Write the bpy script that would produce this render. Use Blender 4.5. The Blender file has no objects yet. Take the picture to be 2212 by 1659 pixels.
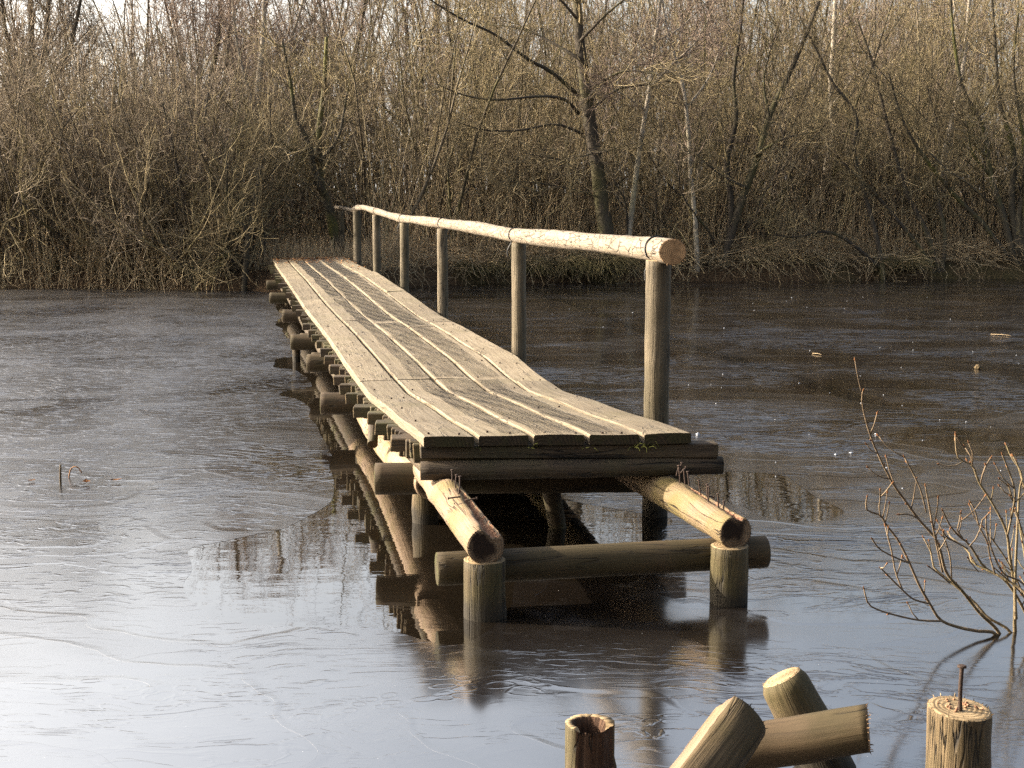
import bpy, bmesh, math, random
import numpy as np
from mathutils import Vector, noise as mnoise
R = math.radians
C = bpy.context.scene.collection
SC = bpy.context.scene
random.seed(7)
RNG = np.random.default_rng(11)

# ---------------------------------------------------------------- camera, sky, sun, exposure
F = 3100.0; CX, CY, HY = 1106.0, 829.5, 415.0        # focal length, centre and horizon in a 2212 px wide frame
EYE = 1.68
PITCH = math.atan((CY - HY) / F)
cam = bpy.data.cameras.new('camera'); cam.sensor_width = 36.0; cam.lens = F / 2212 * 36
cam.clip_start = 0.05; cam.clip_end = 2000
cam_o = bpy.data.objects.new('camera', cam); C.objects.link(cam_o)
cam_o.location = (0, 0, EYE); cam_o.rotation_euler = (R(90) - PITCH, 0, 0)
SC.camera = cam_o
VEIL, VEIL_SUN = 1.6, 27.0
SUN_AZ, SUN_EL = -81.0, 24.0                          # degrees from the viewing direction (+Y), minus is left
world = bpy.data.worlds.new('World'); SC.world = world; world.use_nodes = True
wn = world.node_tree.nodes; wl = world.node_tree.links
sky = wn.new('ShaderNodeTexSky'); sky.sky_type = 'NISHITA'; sky.sun_disc = False
sky.sun_elevation = R(SUN_EL); sky.sun_rotation = R(SUN_AZ)
sky.air_density = 1.0; sky.dust_density = 6.0; sky.ozone_density = 0.6; sky.altitude = 10
wn['Background'].inputs[1].default_value = 0.10
def wmath(op, a, b=0.0, clamp=False):
    nd = wn.new('ShaderNodeMath'); nd.operation = op; nd.use_clamp = clamp
    for i, v in enumerate((a, b)):
        if isinstance(v, (int, float)): nd.inputs[i].default_value = v
        else: wl.new(v, nd.inputs[i])
    return nd.outputs[0]
# a veil of thin winter haze: brightest low down and towards the sun
tc = wn.new('ShaderNodeTexCoord'); sep = wn.new('ShaderNodeSeparateXYZ'); wl.new(tc.outputs['Generated'], sep.inputs[0])
dotn = wn.new('ShaderNodeVectorMath'); dotn.operation = 'DOT_PRODUCT'; wl.new(tc.outputs['Generated'], dotn.inputs[0])
dotn.inputs[1].default_value = (math.sin(R(SUN_AZ)) * math.cos(R(SUN_EL)), math.cos(R(SUN_AZ)) * math.cos(R(SUN_EL)), math.sin(R(SUN_EL)))
low = wmath('POWER', wmath('SUBTRACT', 1.0, wmath('ABSOLUTE', sep.outputs['Z'])), 1.5)
aur = wmath('POWER', wmath('MAXIMUM', wmath('DIVIDE', wmath('ADD', dotn.outputs['Value'], 0.2), 1.2), 0.0), 2.5)
veil = wmath('MULTIPLY', low, wmath('ADD', wmath('MULTIPLY', aur, VEIL_SUN), VEIL))
vc = wn.new('ShaderNodeMix'); vc.data_type = 'RGBA'; vc.blend_type = 'ADD'; vc.inputs[0].default_value = 1.0
vs = wn.new('ShaderNodeVectorMath'); vs.operation = 'SCALE'; vs.inputs[0].default_value = (1.0, 0.955, 0.89); wl.new(veil, vs.inputs['Scale'])
wl.new(sky.outputs[0], vc.inputs[6]); wl.new(vs.outputs[0], vc.inputs[7]); wl.new(vc.outputs[2], wn['Background'].inputs[0])
sun = bpy.data.lights.new('sun', 'SUN'); sun.energy = 5.0; sun.angle = R(0.5); sun.color = (1.0, 0.88, 0.72)
sun_o = bpy.data.objects.new('sun', sun); C.objects.link(sun_o); sun_o.location = (-20, 5, 20)
sd = Vector((math.sin(R(SUN_AZ)) * math.cos(R(SUN_EL)), math.cos(R(SUN_AZ)) * math.cos(R(SUN_EL)), math.sin(R(SUN_EL))))
sun_o.rotation_euler = sd.to_track_quat('Z', 'Y').to_euler()
SC.view_settings.view_transform = 'Standard'; SC.view_settings.look = 'None'
SC.view_settings.exposure = 1.55; SC.view_settings.gamma = 1.0
SC.cycles.use_denoising = False; SC.cycles.caustics_reflective = False; SC.cycles.caustics_refractive = False
SC.cycles.max_bounces = 8; SC.cycles.diffuse_bounces = 4; SC.cycles.glossy_bounces = 3
SC.cycles.sample_clamp_indirect = 6.0

# ---------------------------------------------------------------- helpers
def at(x, y, Y):
    """the point at world depth Y on the sight line through (x, y) of the 2212 px frame"""
    a = (x - CX) / F; b = (CY - y) / F
    d = Vector((a, math.cos(PITCH) + b * math.sin(PITCH), -math.sin(PITCH) + b * math.cos(PITCH)))
    return Vector((0, 0, EYE)) + d * (Y / d.y)
def onz(x, y, z=0.0):
    a = (x - CX) / F; b = (CY - y) / F
    d = Vector((a, math.cos(PITCH) + b * math.sin(PITCH), -math.sin(PITCH) + b * math.cos(PITCH)))
    return Vector((0, 0, EYE)) + d * ((z - EYE) / d.z)

def tag(o, label=None, cat=None, group=None, kind=None):
    if label: o['label'] = label
    if cat: o['category'] = cat
    if group: o['group'] = group
    if kind: o['kind'] = kind
    return o
def empty(name, loc=(0, 0, 0)):
    o = bpy.data.objects.new(name, None); C.objects.link(o); o.location = loc
    o.empty_display_size = 0.1
    return o
def link(name, me, parent=None):
    o = bpy.data.objects.new(name, me); C.objects.link(o)
    if parent is not None:
        o.parent = parent
        o.matrix_parent_inverse.identity()
        o.location = -Vector(parent.location) if parent.parent is None else (0, 0, 0)
    return o

class MB:
    """collects shapes with UVs (in metres) into one mesh"""
    def __init__(s): s.v = []; s.f = []; s.uv = []; s.m = []; s.sm = []
    def face(s, idx, uvs, m=0, smooth=True):
        s.f.append(idx); s.uv.extend(uvs); s.m.append(m); s.sm.append(smooth)
    def box(s, c, ax, ay, az, hx, hy, hz, m=0, mend=None, jit=0.0, bev=0.004):
        """box with axes; ax is the grain direction; bevelled edges"""
        c = Vector(c)
        bm = bmesh.new(); bmesh.ops.create_cube(bm, size=2)
        for v in bm.verts:
            v.co = Vector((v.co.x * hx, v.co.y * hy, v.co.z * hz))
            if jit: v.co += Vector([random.uniform(-jit, jit) for _ in range(3)])
        if bev: bmesh.ops.bevel(bm, geom=list(bm.edges), offset=bev, segments=1, affect='EDGES')
        b0 = len(s.v)
        for v in bm.verts: s.v.append(c + ax * v.co.x + ay * v.co.y + az * v.co.z)
        ou = random.uniform(0, 50)
        for f in bm.faces:
            n = f.normal
            if abs(n.x) > .7: uvs = [(l.vert.co.y, l.vert.co.z + .03) for l in f.loops]; mm = m if mend is None else mend
            elif abs(n.y) > .7: uvs = [(l.vert.co.x + ou, l.vert.co.z + ou) for l in f.loops]; mm = m
            else: uvs = [(l.vert.co.x + ou, l.vert.co.y + ou) for l in f.loops]; mm = m
            s.face([b0 + l.vert.index for l in f.loops], uvs, mm, False)
        bm.free()
    def log(s, pts, rad, sides=24, step=.06, m=0, mend=1, wob=.04, seed=0, caps=(True, True), tilt0=None, tilt1=None, knots=0, fibres=(0, 0)):
        """a round timber along a path; rad: radius or list per point; tilt*: normal of a skewed end cut"""
        pts = [Vector(p) for p in pts]
        if not isinstance(rad, (list, tuple)): rad = [rad] * len(pts)
        L = [0]
        for a, b in zip(pts, pts[1:]): L.append(L[-1] + (b - a).length)
        n = max(2, int(L[-1] / step) + 1)
        P = []; Rr = []; S = []
        def cr(a, b, c, d, t):
            return .5 * ((2 * b) + (-a + c) * t + (2 * a - 5 * b + 4 * c - d) * t * t + (-a + 3 * b - 3 * c + d) * t ** 3)
        for i in range(n):
            d = L[-1] * i / (n - 1); k = 0
            while k < len(L) - 2 and d > L[k + 1]: k += 1
            t = (d - L[k]) / max(L[k + 1] - L[k], 1e-9)
            p0 = pts[max(k - 1, 0)]; p3 = pts[min(k + 2, len(pts) - 1)]
            P.append(cr(p0, pts[k], pts[k + 1], p3, t)); S.append(d)
            r0 = rad[max(k - 1, 0)]; r3 = rad[min(k + 2, len(pts) - 1)]
            Rr.append(max(cr(r0, rad[k], rad[k + 1], r3, t), .0005))
        off = Vector((seed * 3.1, seed * 1.7, seed * 5.3))
        T = [(P[min(i + 1, n - 1)] - P[max(i - 1, 0)]).normalized() for i in range(n)]
        up = Vector((0, 0, 1)) if abs(T[0].z) < .8 else Vector((0, 1, 0))
        a = T[0].cross(up).normalized()
        b0 = len(s.v); ou = seed * 7.77 % 31
        kn = [(random.uniform(0, L[-1]), random.uniform(0, 6.28)) for _ in range(knots)]
        for i in range(n):
            a = (a - T[i] * a.dot(T[i])).normalized(); b = T[i].cross(a)
            for j in range(sides):
                th = 2 * math.pi * j / sides
                dr = a * math.cos(th) + b * math.sin(th)
                q = P[i] + dr * Rr[i]
                w = mnoise.noise((q + off) * 5) * .6 + mnoise.noise((q + off) * 16) * .4
                rr = Rr[i] * (1 + wob * w)
                for ks, kt in kn:
                    dd = ((S[i] - ks) / .05) ** 2 + (((th - kt + math.pi) % (2 * math.pi) - math.pi) / .6) ** 2
                    rr += Rr[i] * .10 * math.exp(-dd)
                p = P[i] + dr * rr
                if i == 0 and tilt0 is not None: p -= T[0] * ((p - P[0]).dot(tilt0) / T[0].dot(tilt0))
                if i == n - 1 and tilt1 is not None: p -= T[-1] * ((p - P[-1]).dot(tilt1) / T[-1].dot(tilt1))
                s.v.append(p)
        for i in range(n - 1):
            for j in range(sides):
                k = (j + 1) % sides
                u0, u1 = S[i] + ou, S[i + 1] + ou; v0 = j / sides * 2 * math.pi * Rr[0] + ou; v1 = (j + 1) / sides * 2 * math.pi * Rr[0] + ou
                s.face([b0 + i * sides + j, b0 + i * sides + k, b0 + (i + 1) * sides + k, b0 + (i + 1) * sides + j],
                       [(u0, v0), (u0, v1), (u1, v1), (u1, v0)], m)
        for e, i in ((0, 0), (1, n - 1)):
            if not caps[e]: continue
            ring = [b0 + i * sides + j for j in range(sides)]
            rin = len(s.v); Rc = Rr[i] if Rr[i] > .002 else .002
            cuv = [(math.cos(2 * math.pi * j / sides) * Rc, math.sin(2 * math.pi * j / sides) * Rc) for j in range(sides)]
            cpt = sum((s.v[q] for q in ring), Vector()) / sides
            for j in range(sides):               # bevelled rim, then the sawn face
                s.v.append(cpt + (s.v[ring[j]] - cpt) * .93 + T[i] * (Rc * .04 * (1 if e else -1)))
            s.v.append(cpt + T[i] * (Rc * .05 * (1 if e else -1))); ce = len(s.v) - 1
            for j in range(sides):
                k = (j + 1) % sides
                q = [ring[j], ring[k], rin + k, rin + j]; u = [cuv[j], cuv[k], (cuv[k][0] * .93, cuv[k][1] * .93), (cuv[j][0] * .93, cuv[j][1] * .93)]
                t = [rin + j, rin + k, ce]; w = [u[3], u[2], (0, 0)]
                if e == 0: q.reverse(); u.reverse(); t.reverse(); w.reverse()
                s.face(q, u, mend, False); s.face(t, w, mend, False)
            for _ in range(fibres[e]):
                q = s.v[ring[random.randrange(sides)]]; o = (q - cpt).normalized(); sg = 1 if e else -1
                d = (T[i] * sg * random.uniform(.3, 1) + o * random.uniform(-.1, .7)).normalized() * (.003 + .013 * random.random() ** 3); w = o.cross(T[i]) * random.uniform(.0008, .0030)
                c0 = len(s.v); s.v += [q - o * .002 - w, q - o * .002 + w, q + d + w * .3, q - o * .004 + d * .6]
                s.face([c0, c0 + 1, c0 + 2], [(0, 0), (0, .01), (.02, 0)], mend, False); s.face([c0, c0 + 2, c0 + 3], [(0, 0), (.02, 0), (.01, .01)], mend, False)
        return P
    def tube(s, pts, r, sides=6, m=0):
        s.log(pts, r, sides=sides, step=max(.012, sum((Vector(a) - Vector(b)).length for a, b in zip(pts, pts[1:])) / 14), m=m, mend=m, wob=0)
    def mesh(s, name, mats):
        me = bpy.data.meshes.new(name)
        me.from_pydata([tuple(v) for v in s.v], [], s.f)
        ul = me.uv_layers.new(name='UVMap'); ul.data.foreach_set('uv', np.array(s.uv, dtype=np.float32).ravel())
        me.polygons.foreach_set('material_index', s.m); me.polygons.foreach_set('use_smooth', s.sm)
        for m in mats: me.materials.append(m)
        me.update(); return me
    def build(s, name, mats, parent=None):
        return link(name, s.mesh(name, mats if isinstance(mats, (list, tuple)) else [mats]), parent)

# ---- numpy tubes for twigs
def tube_arrays(P, Rd, sides=3):
    N, K, _ = P.shape
    T = np.empty_like(P); T[:, 1:-1] = P[:, 2:] - P[:, :-2]; T[:, 0] = P[:, 1] - P[:, 0]; T[:, -1] = P[:, -1] - P[:, -2]
    T /= np.linalg.norm(T, axis=2, keepdims=True) + 1e-9
    ref = RNG.normal(size=(N, 1, 3)); ref /= np.linalg.norm(ref, axis=2, keepdims=True)
    A = np.cross(T, np.broadcast_to(ref, T.shape)); A /= np.linalg.norm(A, axis=2, keepdims=True) + 1e-9
    B = np.cross(T, A)
    th = np.arange(sides) * 2 * np.pi / sides
    V = P[:, :, None, :] + Rd[:, :, None, None] * (A[:, :, None, :] * np.cos(th)[None, None, :, None] + B[:, :, None, :] * np.sin(th)[None, None, :, None])
    idx = np.arange(N * K * sides).reshape(N, K, sides)
    a = idx[:, :-1, :]; b = np.roll(idx, -1, axis=2)[:, :-1, :]; c = np.roll(idx, -1, axis=2)[:, 1:, :]; d = idx[:, 1:, :]
    Q = np.stack([a, b, c, d], axis=-1).reshape(-1, 4)
    return V.reshape(-1, 3), Q
def np_mesh(name, parts, mats, smooth=True):
    """parts: list of (P, R, sides, material index)"""
    Vs, Qs, Ms = [], [], []; n = 0
    for P, Rd, sides, mi in parts:
        if len(P) == 0: continue
        V, Q = tube_arrays(P, Rd, sides); Vs.append(V); Qs.append(Q + n); n += len(V); Ms.append(np.full(len(Q), mi, dtype=np.int32))
    V = np.concatenate(Vs).astype(np.float32); Q = np.concatenate(Qs).astype(np.int32); M = np.concatenate(Ms)
    me = bpy.data.meshes.new(name)
    me.vertices.add(len(V)); me.vertices.foreach_set('co', V.ravel())
    me.loops.add(len(Q) * 4); me.loops.foreach_set('vertex_index', Q.ravel())
    me.polygons.add(len(Q)); me.polygons.foreach_set('loop_start', np.arange(0, len(Q) * 4, 4, dtype=np.int32))
    me.polygons.foreach_set('loop_total', np.full(len(Q), 4, dtype=np.int32))
    me.polygons.foreach_set('material_index', M)
    me.polygons.foreach_set('use_smooth', np.full(len(Q), smooth))
    for m in mats: me.materials.append(m)
    me.update(calc_edges=True); return me
def grow(base, dirn, length, r0, r1, K, curl, up):
    """random-walk polylines; base/dirn (N,3), length (N,), r0/r1 (N,)"""
    N = len(base); P = np.empty((N, K, 3)); P[:, 0] = base
    d = dirn / (np.linalg.norm(dirn, axis=1, keepdims=True) + 1e-9)
    st = (length / (K - 1))[:, None]
    for k in range(1, K):
        d = d + RNG.normal(size=(N, 3)) * curl; d[:, 2] += up
        d /= np.linalg.norm(d, axis=1, keepdims=True) + 1e-9
        P[:, k] = P[:, k - 1] + d * st
    t = np.linspace(0, 1, K)[None, :]
    return P, r0[:, None] * (1 - t) + r1[:, None] * t
def spawn(P, Rd, n, t0, t1, a0, a1, l0, l1, rr, rmin, K, curl, up, tip=.35, rel=False):
    N, Kp, _ = P.shape
    i = np.repeat(np.arange(N), n); M = len(i)
    t = RNG.uniform(t0, t1, M) * (Kp - 1); k = np.minimum(t.astype(int), Kp - 2); fr = (t - k)[:, None]
    base = P[i, k] * (1 - fr) + P[i, k + 1] * fr
    rp = Rd[i, k] * (1 - fr[:, 0]) + Rd[i, k + 1] * fr[:, 0]
    T = P[i, k + 1] - P[i, k]; T /= np.linalg.norm(T, axis=1, keepdims=True) + 1e-9
    q = np.cross(T, RNG.normal(size=(M, 3))); q /= np.linalg.norm(q, axis=1, keepdims=True) + 1e-9
    an = RNG.uniform(a0, a1, M)[:, None]
    d = T * np.cos(an) + q * np.sin(an)
    ln = RNG.uniform(l0, l1, M)
    if rel: ln = ln * (1.15 - t / (Kp - 1))
    r0 = np.maximum(rp * rr, rmin)
    return grow(base, d, ln, r0, np.maximum(r0 * tip, rmin * .6), K, curl, up)

# ---------------------------------------------------------------- node helper and materials
class NT:
    def __init__(s, name):
        s.mat = bpy.data.materials.new(name); s.mat.use_nodes = True
        s.t = s.mat.node_tree; s.n = s.t.nodes; s.bsdf = s.n['Principled BSDF']
    def add(s, typ, props=None, **ins):
        nd = s.n.new('ShaderNode' + typ)
        for k, v in (props or {}).items(): setattr(nd, k, v)
        for k, v in ins.items():
            k = int(k[1:]) if k[0] == '_' and k[1:].isdigit() else k.replace('__', ' ')
            s.set(nd.inputs[k], v)
        return nd
    def set(s, sock, v):
        if hasattr(v, 'links') or isinstance(v, bpy.types.NodeSocket): s.t.links.new(v, sock)
        else: sock.default_value = v
    def math(s, op, a, b=0.0, c=0.0, clamp=False):
        nd = s.add('Math', {'operation': op, 'use_clamp': clamp}, _0=a, _1=b)
        if op in ('MULTIPLY_ADD', 'SMOOTH_MIN', 'COMPARE'): s.set(nd.inputs[2], c)
        return nd.outputs[0]
    def ramp(s, fac, stops, interp='LINEAR'):
        nd = s.add('ValToRGB'); cr = nd.color_ramp; cr.interpolation = interp
        while len(cr.elements) < len(stops): cr.elements.new(.5)
        for e, (p, c) in zip(cr.elements, stops):
            e.position = p; e.color = (c, c, c, 1) if isinstance(c, (int, float)) else (*c, 1)
        s.set(nd.inputs[0], fac); return nd.outputs[0]
    def mix(s, f, a, b, blend='MIX'):
        nd = s.add('Mix', {'data_type': 'RGBA', 'blend_type': blend})
        s.set(nd.inputs[0], f); s.set(nd.inputs[6], a if not isinstance(a, tuple) else (*a, 1)); s.set(nd.inputs[7], b if not isinstance(b, tuple) else (*b, 1))
        return nd.outputs[2]
    def map(s, vec, scale, loc=None, rot=None):
        nd = s.add('Mapping', None, Vector=vec, Scale=scale)
        if loc is not None: s.set(nd.inputs['Location'], loc)
        if rot is not None: s.set(nd.inputs['Rotation'], rot)
        return nd.outputs[0]
    def noise(s, vec, scale=1.0, detail=4.0, rough=.55, dist=0.0):
        return s.add('TexNoise', None, Vector=vec, Scale=scale, Detail=detail, Roughness=rough, Distortion=dist).outputs['Fac']
    def bump(s, h, strength, dist, normal=None):
        nd = s.add('Bump', None, Height=h, Strength=strength, Distance=dist)
        if normal is not None: s.set(nd.inputs['Normal'], normal)
        return nd.outputs[0]
    def out(s, **k):
        for a, v in k.items(): s.set(s.bsdf.inputs[a.replace('__', ' ')], v if not isinstance(v, tuple) else (*v, 1))
        return s.mat

def wood(name, light, mid, dark, k=1.0, wet=False, algae=.0, algae_col=(.10, .11, .025), crack=.5, cross=0.0, rough=.75, grain=(2.5, 70), bumpd=.004, stain=.5, spec=.3, alo=.5):
    light, mid, dark = [tuple(c * k for c in q) for q in (light, mid, dark)]; algae_col = tuple(c * k for c in algae_col)
    m = NT(name)
    uv = m.add('UVMap').outputs[0]
    rnd = m.add('ObjectInfo').outputs['Random']
    off = m.add('CombineXYZ', None, X=m.math('MULTIPLY', rnd, 91.0), Y=m.math('MULTIPLY', rnd, 37.0)).outputs[0]
    v = m.add('VectorMath', {'operation': 'ADD'}, _0=uv, _1=off).outputs[0]
    obj = m.add('TexCoord').outputs['Object']
    warp = m.noise(m.map(v, (1.2, 6, 1)), 1.0, 2)
    v2 = m.add('VectorMath', {'operation': 'ADD'}, _0=v, _1=m.add('CombineXYZ', None, Y=m.math('MULTIPLY', m.math('SUBTRACT', warp, .5), .09)).outputs[0]).outputs[0]
    g = m.noise(m.map(v2, (grain[0], grain[1], 1)), 1.0, 7, .65)
    g2 = m.noise(m.map(v2, (grain[0] * 4, grain[1] * 3, 1)), 1.0, 4, .6)
    blot = m.noise(m.map(obj, (2.2, 2.2, 2.2)), 1.0, 5, .6)
    col = m.ramp(g, [(.30, dark), (.47, mid), (.68, light)])
    col = m.mix(m.ramp(g2, [(.35, .5), (.55, 0.0)]), col, dark)
    col = m.mix(m.math('MULTIPLY', m.ramp(blot, [(.42, 0.0), (.62, 1.0)]), stain), col, dark, 'MIX')
    col = m.mix(1.0, col, m.ramp(rnd, [(0.0, .80), (1.0, 1.14)]), 'MULTIPLY')
    kv = m.add('TexVoronoi', None, Vector=m.map(v, (2.6, 6.5, 1)), Scale=1.0, Randomness=1.0)
    kn = m.math('MULTIPLY', m.ramp(m.math('ADD', kv.outputs['Distance'], m.math('MULTIPLY', m.math('SUBTRACT', g2, .5), .06)), [(.05, 1.0), (.115, 0.0)]), m.math('GREATER_THAN', m.add('SeparateColor', None, Color=kv.outputs['Color']).outputs[0], .72))
    col = m.mix(m.math('MULTIPLY', kn, .75), col, tuple(c * .45 for c in dark))
    if algae:
        al = m.noise(m.map(obj, (3.1, 3.1, 2.3), (5, 3, 1)), 1.0, 6, .62)
        al = m.math('MULTIPLY', m.ramp(al, [(alo - .06, 0.0), (alo + .14, 1.0)]), algae)
        col = m.mix(al, col, algae_col)
    cn = m.noise(m.map(v2, (1.6, 22, 1)), 1.0, 3, .5)
    cm = m.noise(m.map(v, (1.3, 7, 1), (9, 4, 0)), 1.0, 2)
    ck = m.math('MULTIPLY', m.ramp(m.math('ABSOLUTE', m.math('SUBTRACT', cn, .5)), [(.0, 1.0), (.016, 0.0)]), m.ramp(cm, [(.48, 0.0), (.56, 1.0)]))
    ck = m.math('MULTIPLY', ck, crack)
    if cross:
        vo = m.add('TexVoronoi', {'feature': 'DISTANCE_TO_EDGE'}, Vector=m.map(v2, (9, 20, 1)), Scale=1.0, Randomness=1.0).outputs[0]
        cmm = m.noise(m.map(v, (5, 9, 1), (2, 8, 0)), 1.0, 3)
        ck2 = m.math('MULTIPLY', m.ramp(vo, [(.0, 1.0), (.06, 0.0)]), m.ramp(cmm, [(.44, 0.0), (.54, 1.0)]))
        ck = m.math('MAXIMUM', ck, m.math('MULTIPLY', ck2, cross))
    col = m.mix(ck, col, tuple(c * .25 for c in dark))
    if wet:                                                    # soaked dark band just above the water line
        pz = m.add('SeparateXYZ', None, Vector=m.add('NewGeometry').outputs['Position']).outputs['Z']
        wz = m.math('ADD', pz, m.math('MULTIPLY', m.math('SUBTRACT', m.noise(obj, 12.0, 4), .5), .16))
        col = m.mix(m.ramp(wz, [(.035, .95), (.12, 0.0)]), col, (.018, .014, .008))
    h = m.math('SUBTRACT', m.math('ADD', m.math('MULTIPLY', g, .6), m.math('MULTIPLY_ADD', g2, .3, m.math('MULTIPLY', kn, .25))), m.math('MULTIPLY', ck, 1.6))
    return m.out(Base__Color=col, Roughness=rough, Normal=m.bump(h, .8, bumpd), Specular__IOR__Level=spec)
def endgrain(name, light, dark, rot=.0, freq=260.0, algae=0):
    m = NT(name)
    uv = m.add('UVMap').outputs[0]; obj = m.add('TexCoord').outputs['Object']
    ln = m.add('VectorMath', {'operation': 'LENGTH'}, _0=uv).outputs['Value']
    wob = m.noise(m.map(uv, (22, 22, 1)), 1.0, 3)
    ln2 = m.math('ADD', ln, m.math('MULTIPLY', wob, .02))
    rings = m.math('SINE', m.math('MULTIPLY', ln2, freq * 2.2))
    col = m.mix(m.math('MULTIPLY_ADD', rings, .5, .5), light, dark)
    n = m.noise(m.map(obj, (14, 14, 14)), 1.0, 5)
    col = m.mix(m.ramp(n, [(.4, 0.0), (.65, .7)]), col, tuple(c * .45 for c in dark))
    ang = m.add('TexGradient', {'gradient_type': 'RADIAL'}, Vector=uv).outputs['Fac']
    rad = m.noise(m.add('CombineXYZ', None, X=m.math('MULTIPLY', ang, 26.0), Y=m.math('MULTIPLY', ln, 6.0)).outputs[0], 1.0, 2)
    crk = m.math('MULTIPLY', m.ramp(m.math('ABSOLUTE', m.math('SUBTRACT', rad, .5)), [(0, .8), (.012, 0.0)]), m.ramp(ln, [(.02, 0.0), (.05, 1.0)]))
    col = m.mix(crk, col, tuple(c * .15 for c in dark))
    if rot:
        off = m.add('VectorMath', {'operation': 'LENGTH'}, _0=m.add('VectorMath', {'operation': 'ADD'}, _0=uv, _1=(.018, .012, 0)).outputs[0]).outputs['Value']
        rt = m.ramp(m.math('ADD', off, m.math('MULTIPLY', m.noise(m.map(obj, (17, 17, 17)), 1.0, 5, .7), .11)), [(.095, 1.0), (.125, 0.0)])
        col = m.mix(m.math('MULTIPLY', rt, rot), col, (.02, .012, .008))
    if algae: col = m.mix(m.ramp(n, [(.45, 0.0), (.6, algae)]), col, (.10, .11, .03))
    h = m.math('ADD', m.math('MULTIPLY', rings, .25), m.math('SUBTRACT', n, m.math('MULTIPLY', crk, 2.0)))
    return m.out(Base__Color=col, Roughness=.85, Normal=m.bump(h, .6, .003), Specular__IOR__Level=.2)
def plain(name, col, rough=.6, metal=0.0, col2=None, scale=60, bump=.3, spec=.4):
    m = NT(name); obj = m.add('TexCoord').outputs['Object']
    n = m.noise(obj, scale, 5)
    c = m.mix(m.ramp(n, [(.35, 0.0), (.65, 1.0)]), col, col2 or tuple(x * .6 for x in col))
    return m.out(Base__Color=c, Roughness=rough, Metallic=metal, Normal=m.bump(n, bump, .002), Specular__IOR__Level=spec)
def bark(name, stops, moss=.0, moss_col=(.13, .14, .02), rough=.85, scale=9.0, bstr=.6, bd=.01, fine=40.0):
    """twig and trunk colour: varies from twig to twig, with lichen and moss"""
    m = NT(name); g = m.add('NewGeometry'); obj = m.add('TexCoord').outputs['Object']
    n = m.noise(m.map(obj, (1, 1, .35)), scale, 5, .6); n2 = m.noise(m.map(obj, (1, 1, .25)), fine, 3)
    f = m.math('ADD', m.math('MULTIPLY', g.outputs['Random Per Island'], .65), m.math('MULTIPLY', n, .35))
    col = m.ramp(f, stops)
    col = m.mix(m.ramp(n2, [(.4, .55), (.6, 0.0)]), col, tuple(c * .6 for c in stops[0][1]))
    if moss:
        mo = m.noise(m.map(obj, (1, 1, .5), (3, 7, 2)), 1.1, 6, .65)
        col = m.mix(m.math('MULTIPLY', m.ramp(mo, [(.50, 0.0), (.64, 1.0)]), moss), col, moss_col)
    return m.out(Base__Color=col, Roughness=rough, Normal=m.bump(m.math('ADD', n, n2), bstr, bd), Specular__IOR__Level=.25)

M = {}
M['deck'] = wood('weathered_deck_wood', (.46, .385, .275), (.37, .30, .20), (.15, .11, .066), k=0.58, algae=.35, algae_col=(.19, .165, .075), crack=.8, grain=(1.6, 55), bumpd=.005, stain=.25, alo=.54)
M['deck_end'] = endgrain('deck_end_grain', (.04, .03, .018), (.024, .018, .011), freq=180, algae=.12)  # wet algae-dark ends, darkened further to put their shade into the colour
M['rail'] = wood('pale_debarked_wood', (.58, .49, .38), (.49, .405, .30), (.32, .25, .17), k=0.52, crack=.35, cross=.85, grain=(2, 24), bumpd=.012, stain=.35, algae=.25, algae_col=(.26, .22, .10), alo=.58)
M['rail_end'] = endgrain('rail_end_grain', (.38, .25, .14), (.22, .135, .07), freq=330)
M['log'] = wood('tan_log_wood', (.50, .36, .24), (.40, .28, .18), (.22, .145, .085), k=0.60, algae=.75, algae_col=(.22, .18, .05), crack=1.0, grain=(1.2, 34), bumpd=.012, stain=.5, alo=.52)
M['log_end'] = endgrain('log_end_grain', (.30, .215, .135), (.19, .13, .08), rot=1.0, freq=240)
M['post'] = wood('grey_post_wood', (.34, .28, .19), (.22, .175, .11), (.09, .07, .042), k=0.66, wet=True, algae=.6, algae_col=(.075, .062, .026), crack=1.0, grain=(1.0, 28), bumpd=.02, stain=.7, alo=.50)
M['post_end'] = endgrain('post_end_grain', (.36, .27, .16), (.24, .17, .09), freq=230)
M['stub'] = wood('green_post_wood', (.30, .215, .115), (.17, .12, .06), (.05, .034, .018), k=0.62, wet=True, algae=.6, algae_col=(.075, .068, .016), crack=1.0, grain=(1.0, 34), bumpd=.016, stain=.6, alo=.48)
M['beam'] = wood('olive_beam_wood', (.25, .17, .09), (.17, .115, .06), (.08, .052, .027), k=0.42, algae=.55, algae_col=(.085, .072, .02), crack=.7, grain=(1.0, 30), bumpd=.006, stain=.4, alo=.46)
M['beam_end'] = endgrain('beam_end_grain', (.055, .043, .022), (.035, .026, .013), freq=200, algae=.3)
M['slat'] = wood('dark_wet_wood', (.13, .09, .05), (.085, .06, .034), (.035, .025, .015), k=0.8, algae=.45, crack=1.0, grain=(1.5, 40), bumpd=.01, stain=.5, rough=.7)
M['slat_end'] = endgrain('dark_end_grain', (.13, .095, .05), (.08, .058, .03), freq=160)
M['rot'] = wood('rotten_red_wood', (.15, .08, .042), (.08, .042, .023), (.025, .014, .009), crack=1.0, grain=(1.5, 46), bumpd=.012, stain=.6, rough=.9)
M['splint'] = plain('crumbled_heartwood', (.36, .21, .13), .95, col2=(.10, .05, .03), scale=90, bump=1.0, spec=.1)
M['rust'] = plain('rusty_iron', (.055, .03, .02), .8, .2, (.028, .02, .015), scale=240, bump=.6)
M['cable'] = plain('black_plastic', (.012, .012, .013), .4)
M['wire'] = plain('galvanised_wire', (.14, .13, .115), .65, .2, (.08, .072, .06), scale=120)
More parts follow.
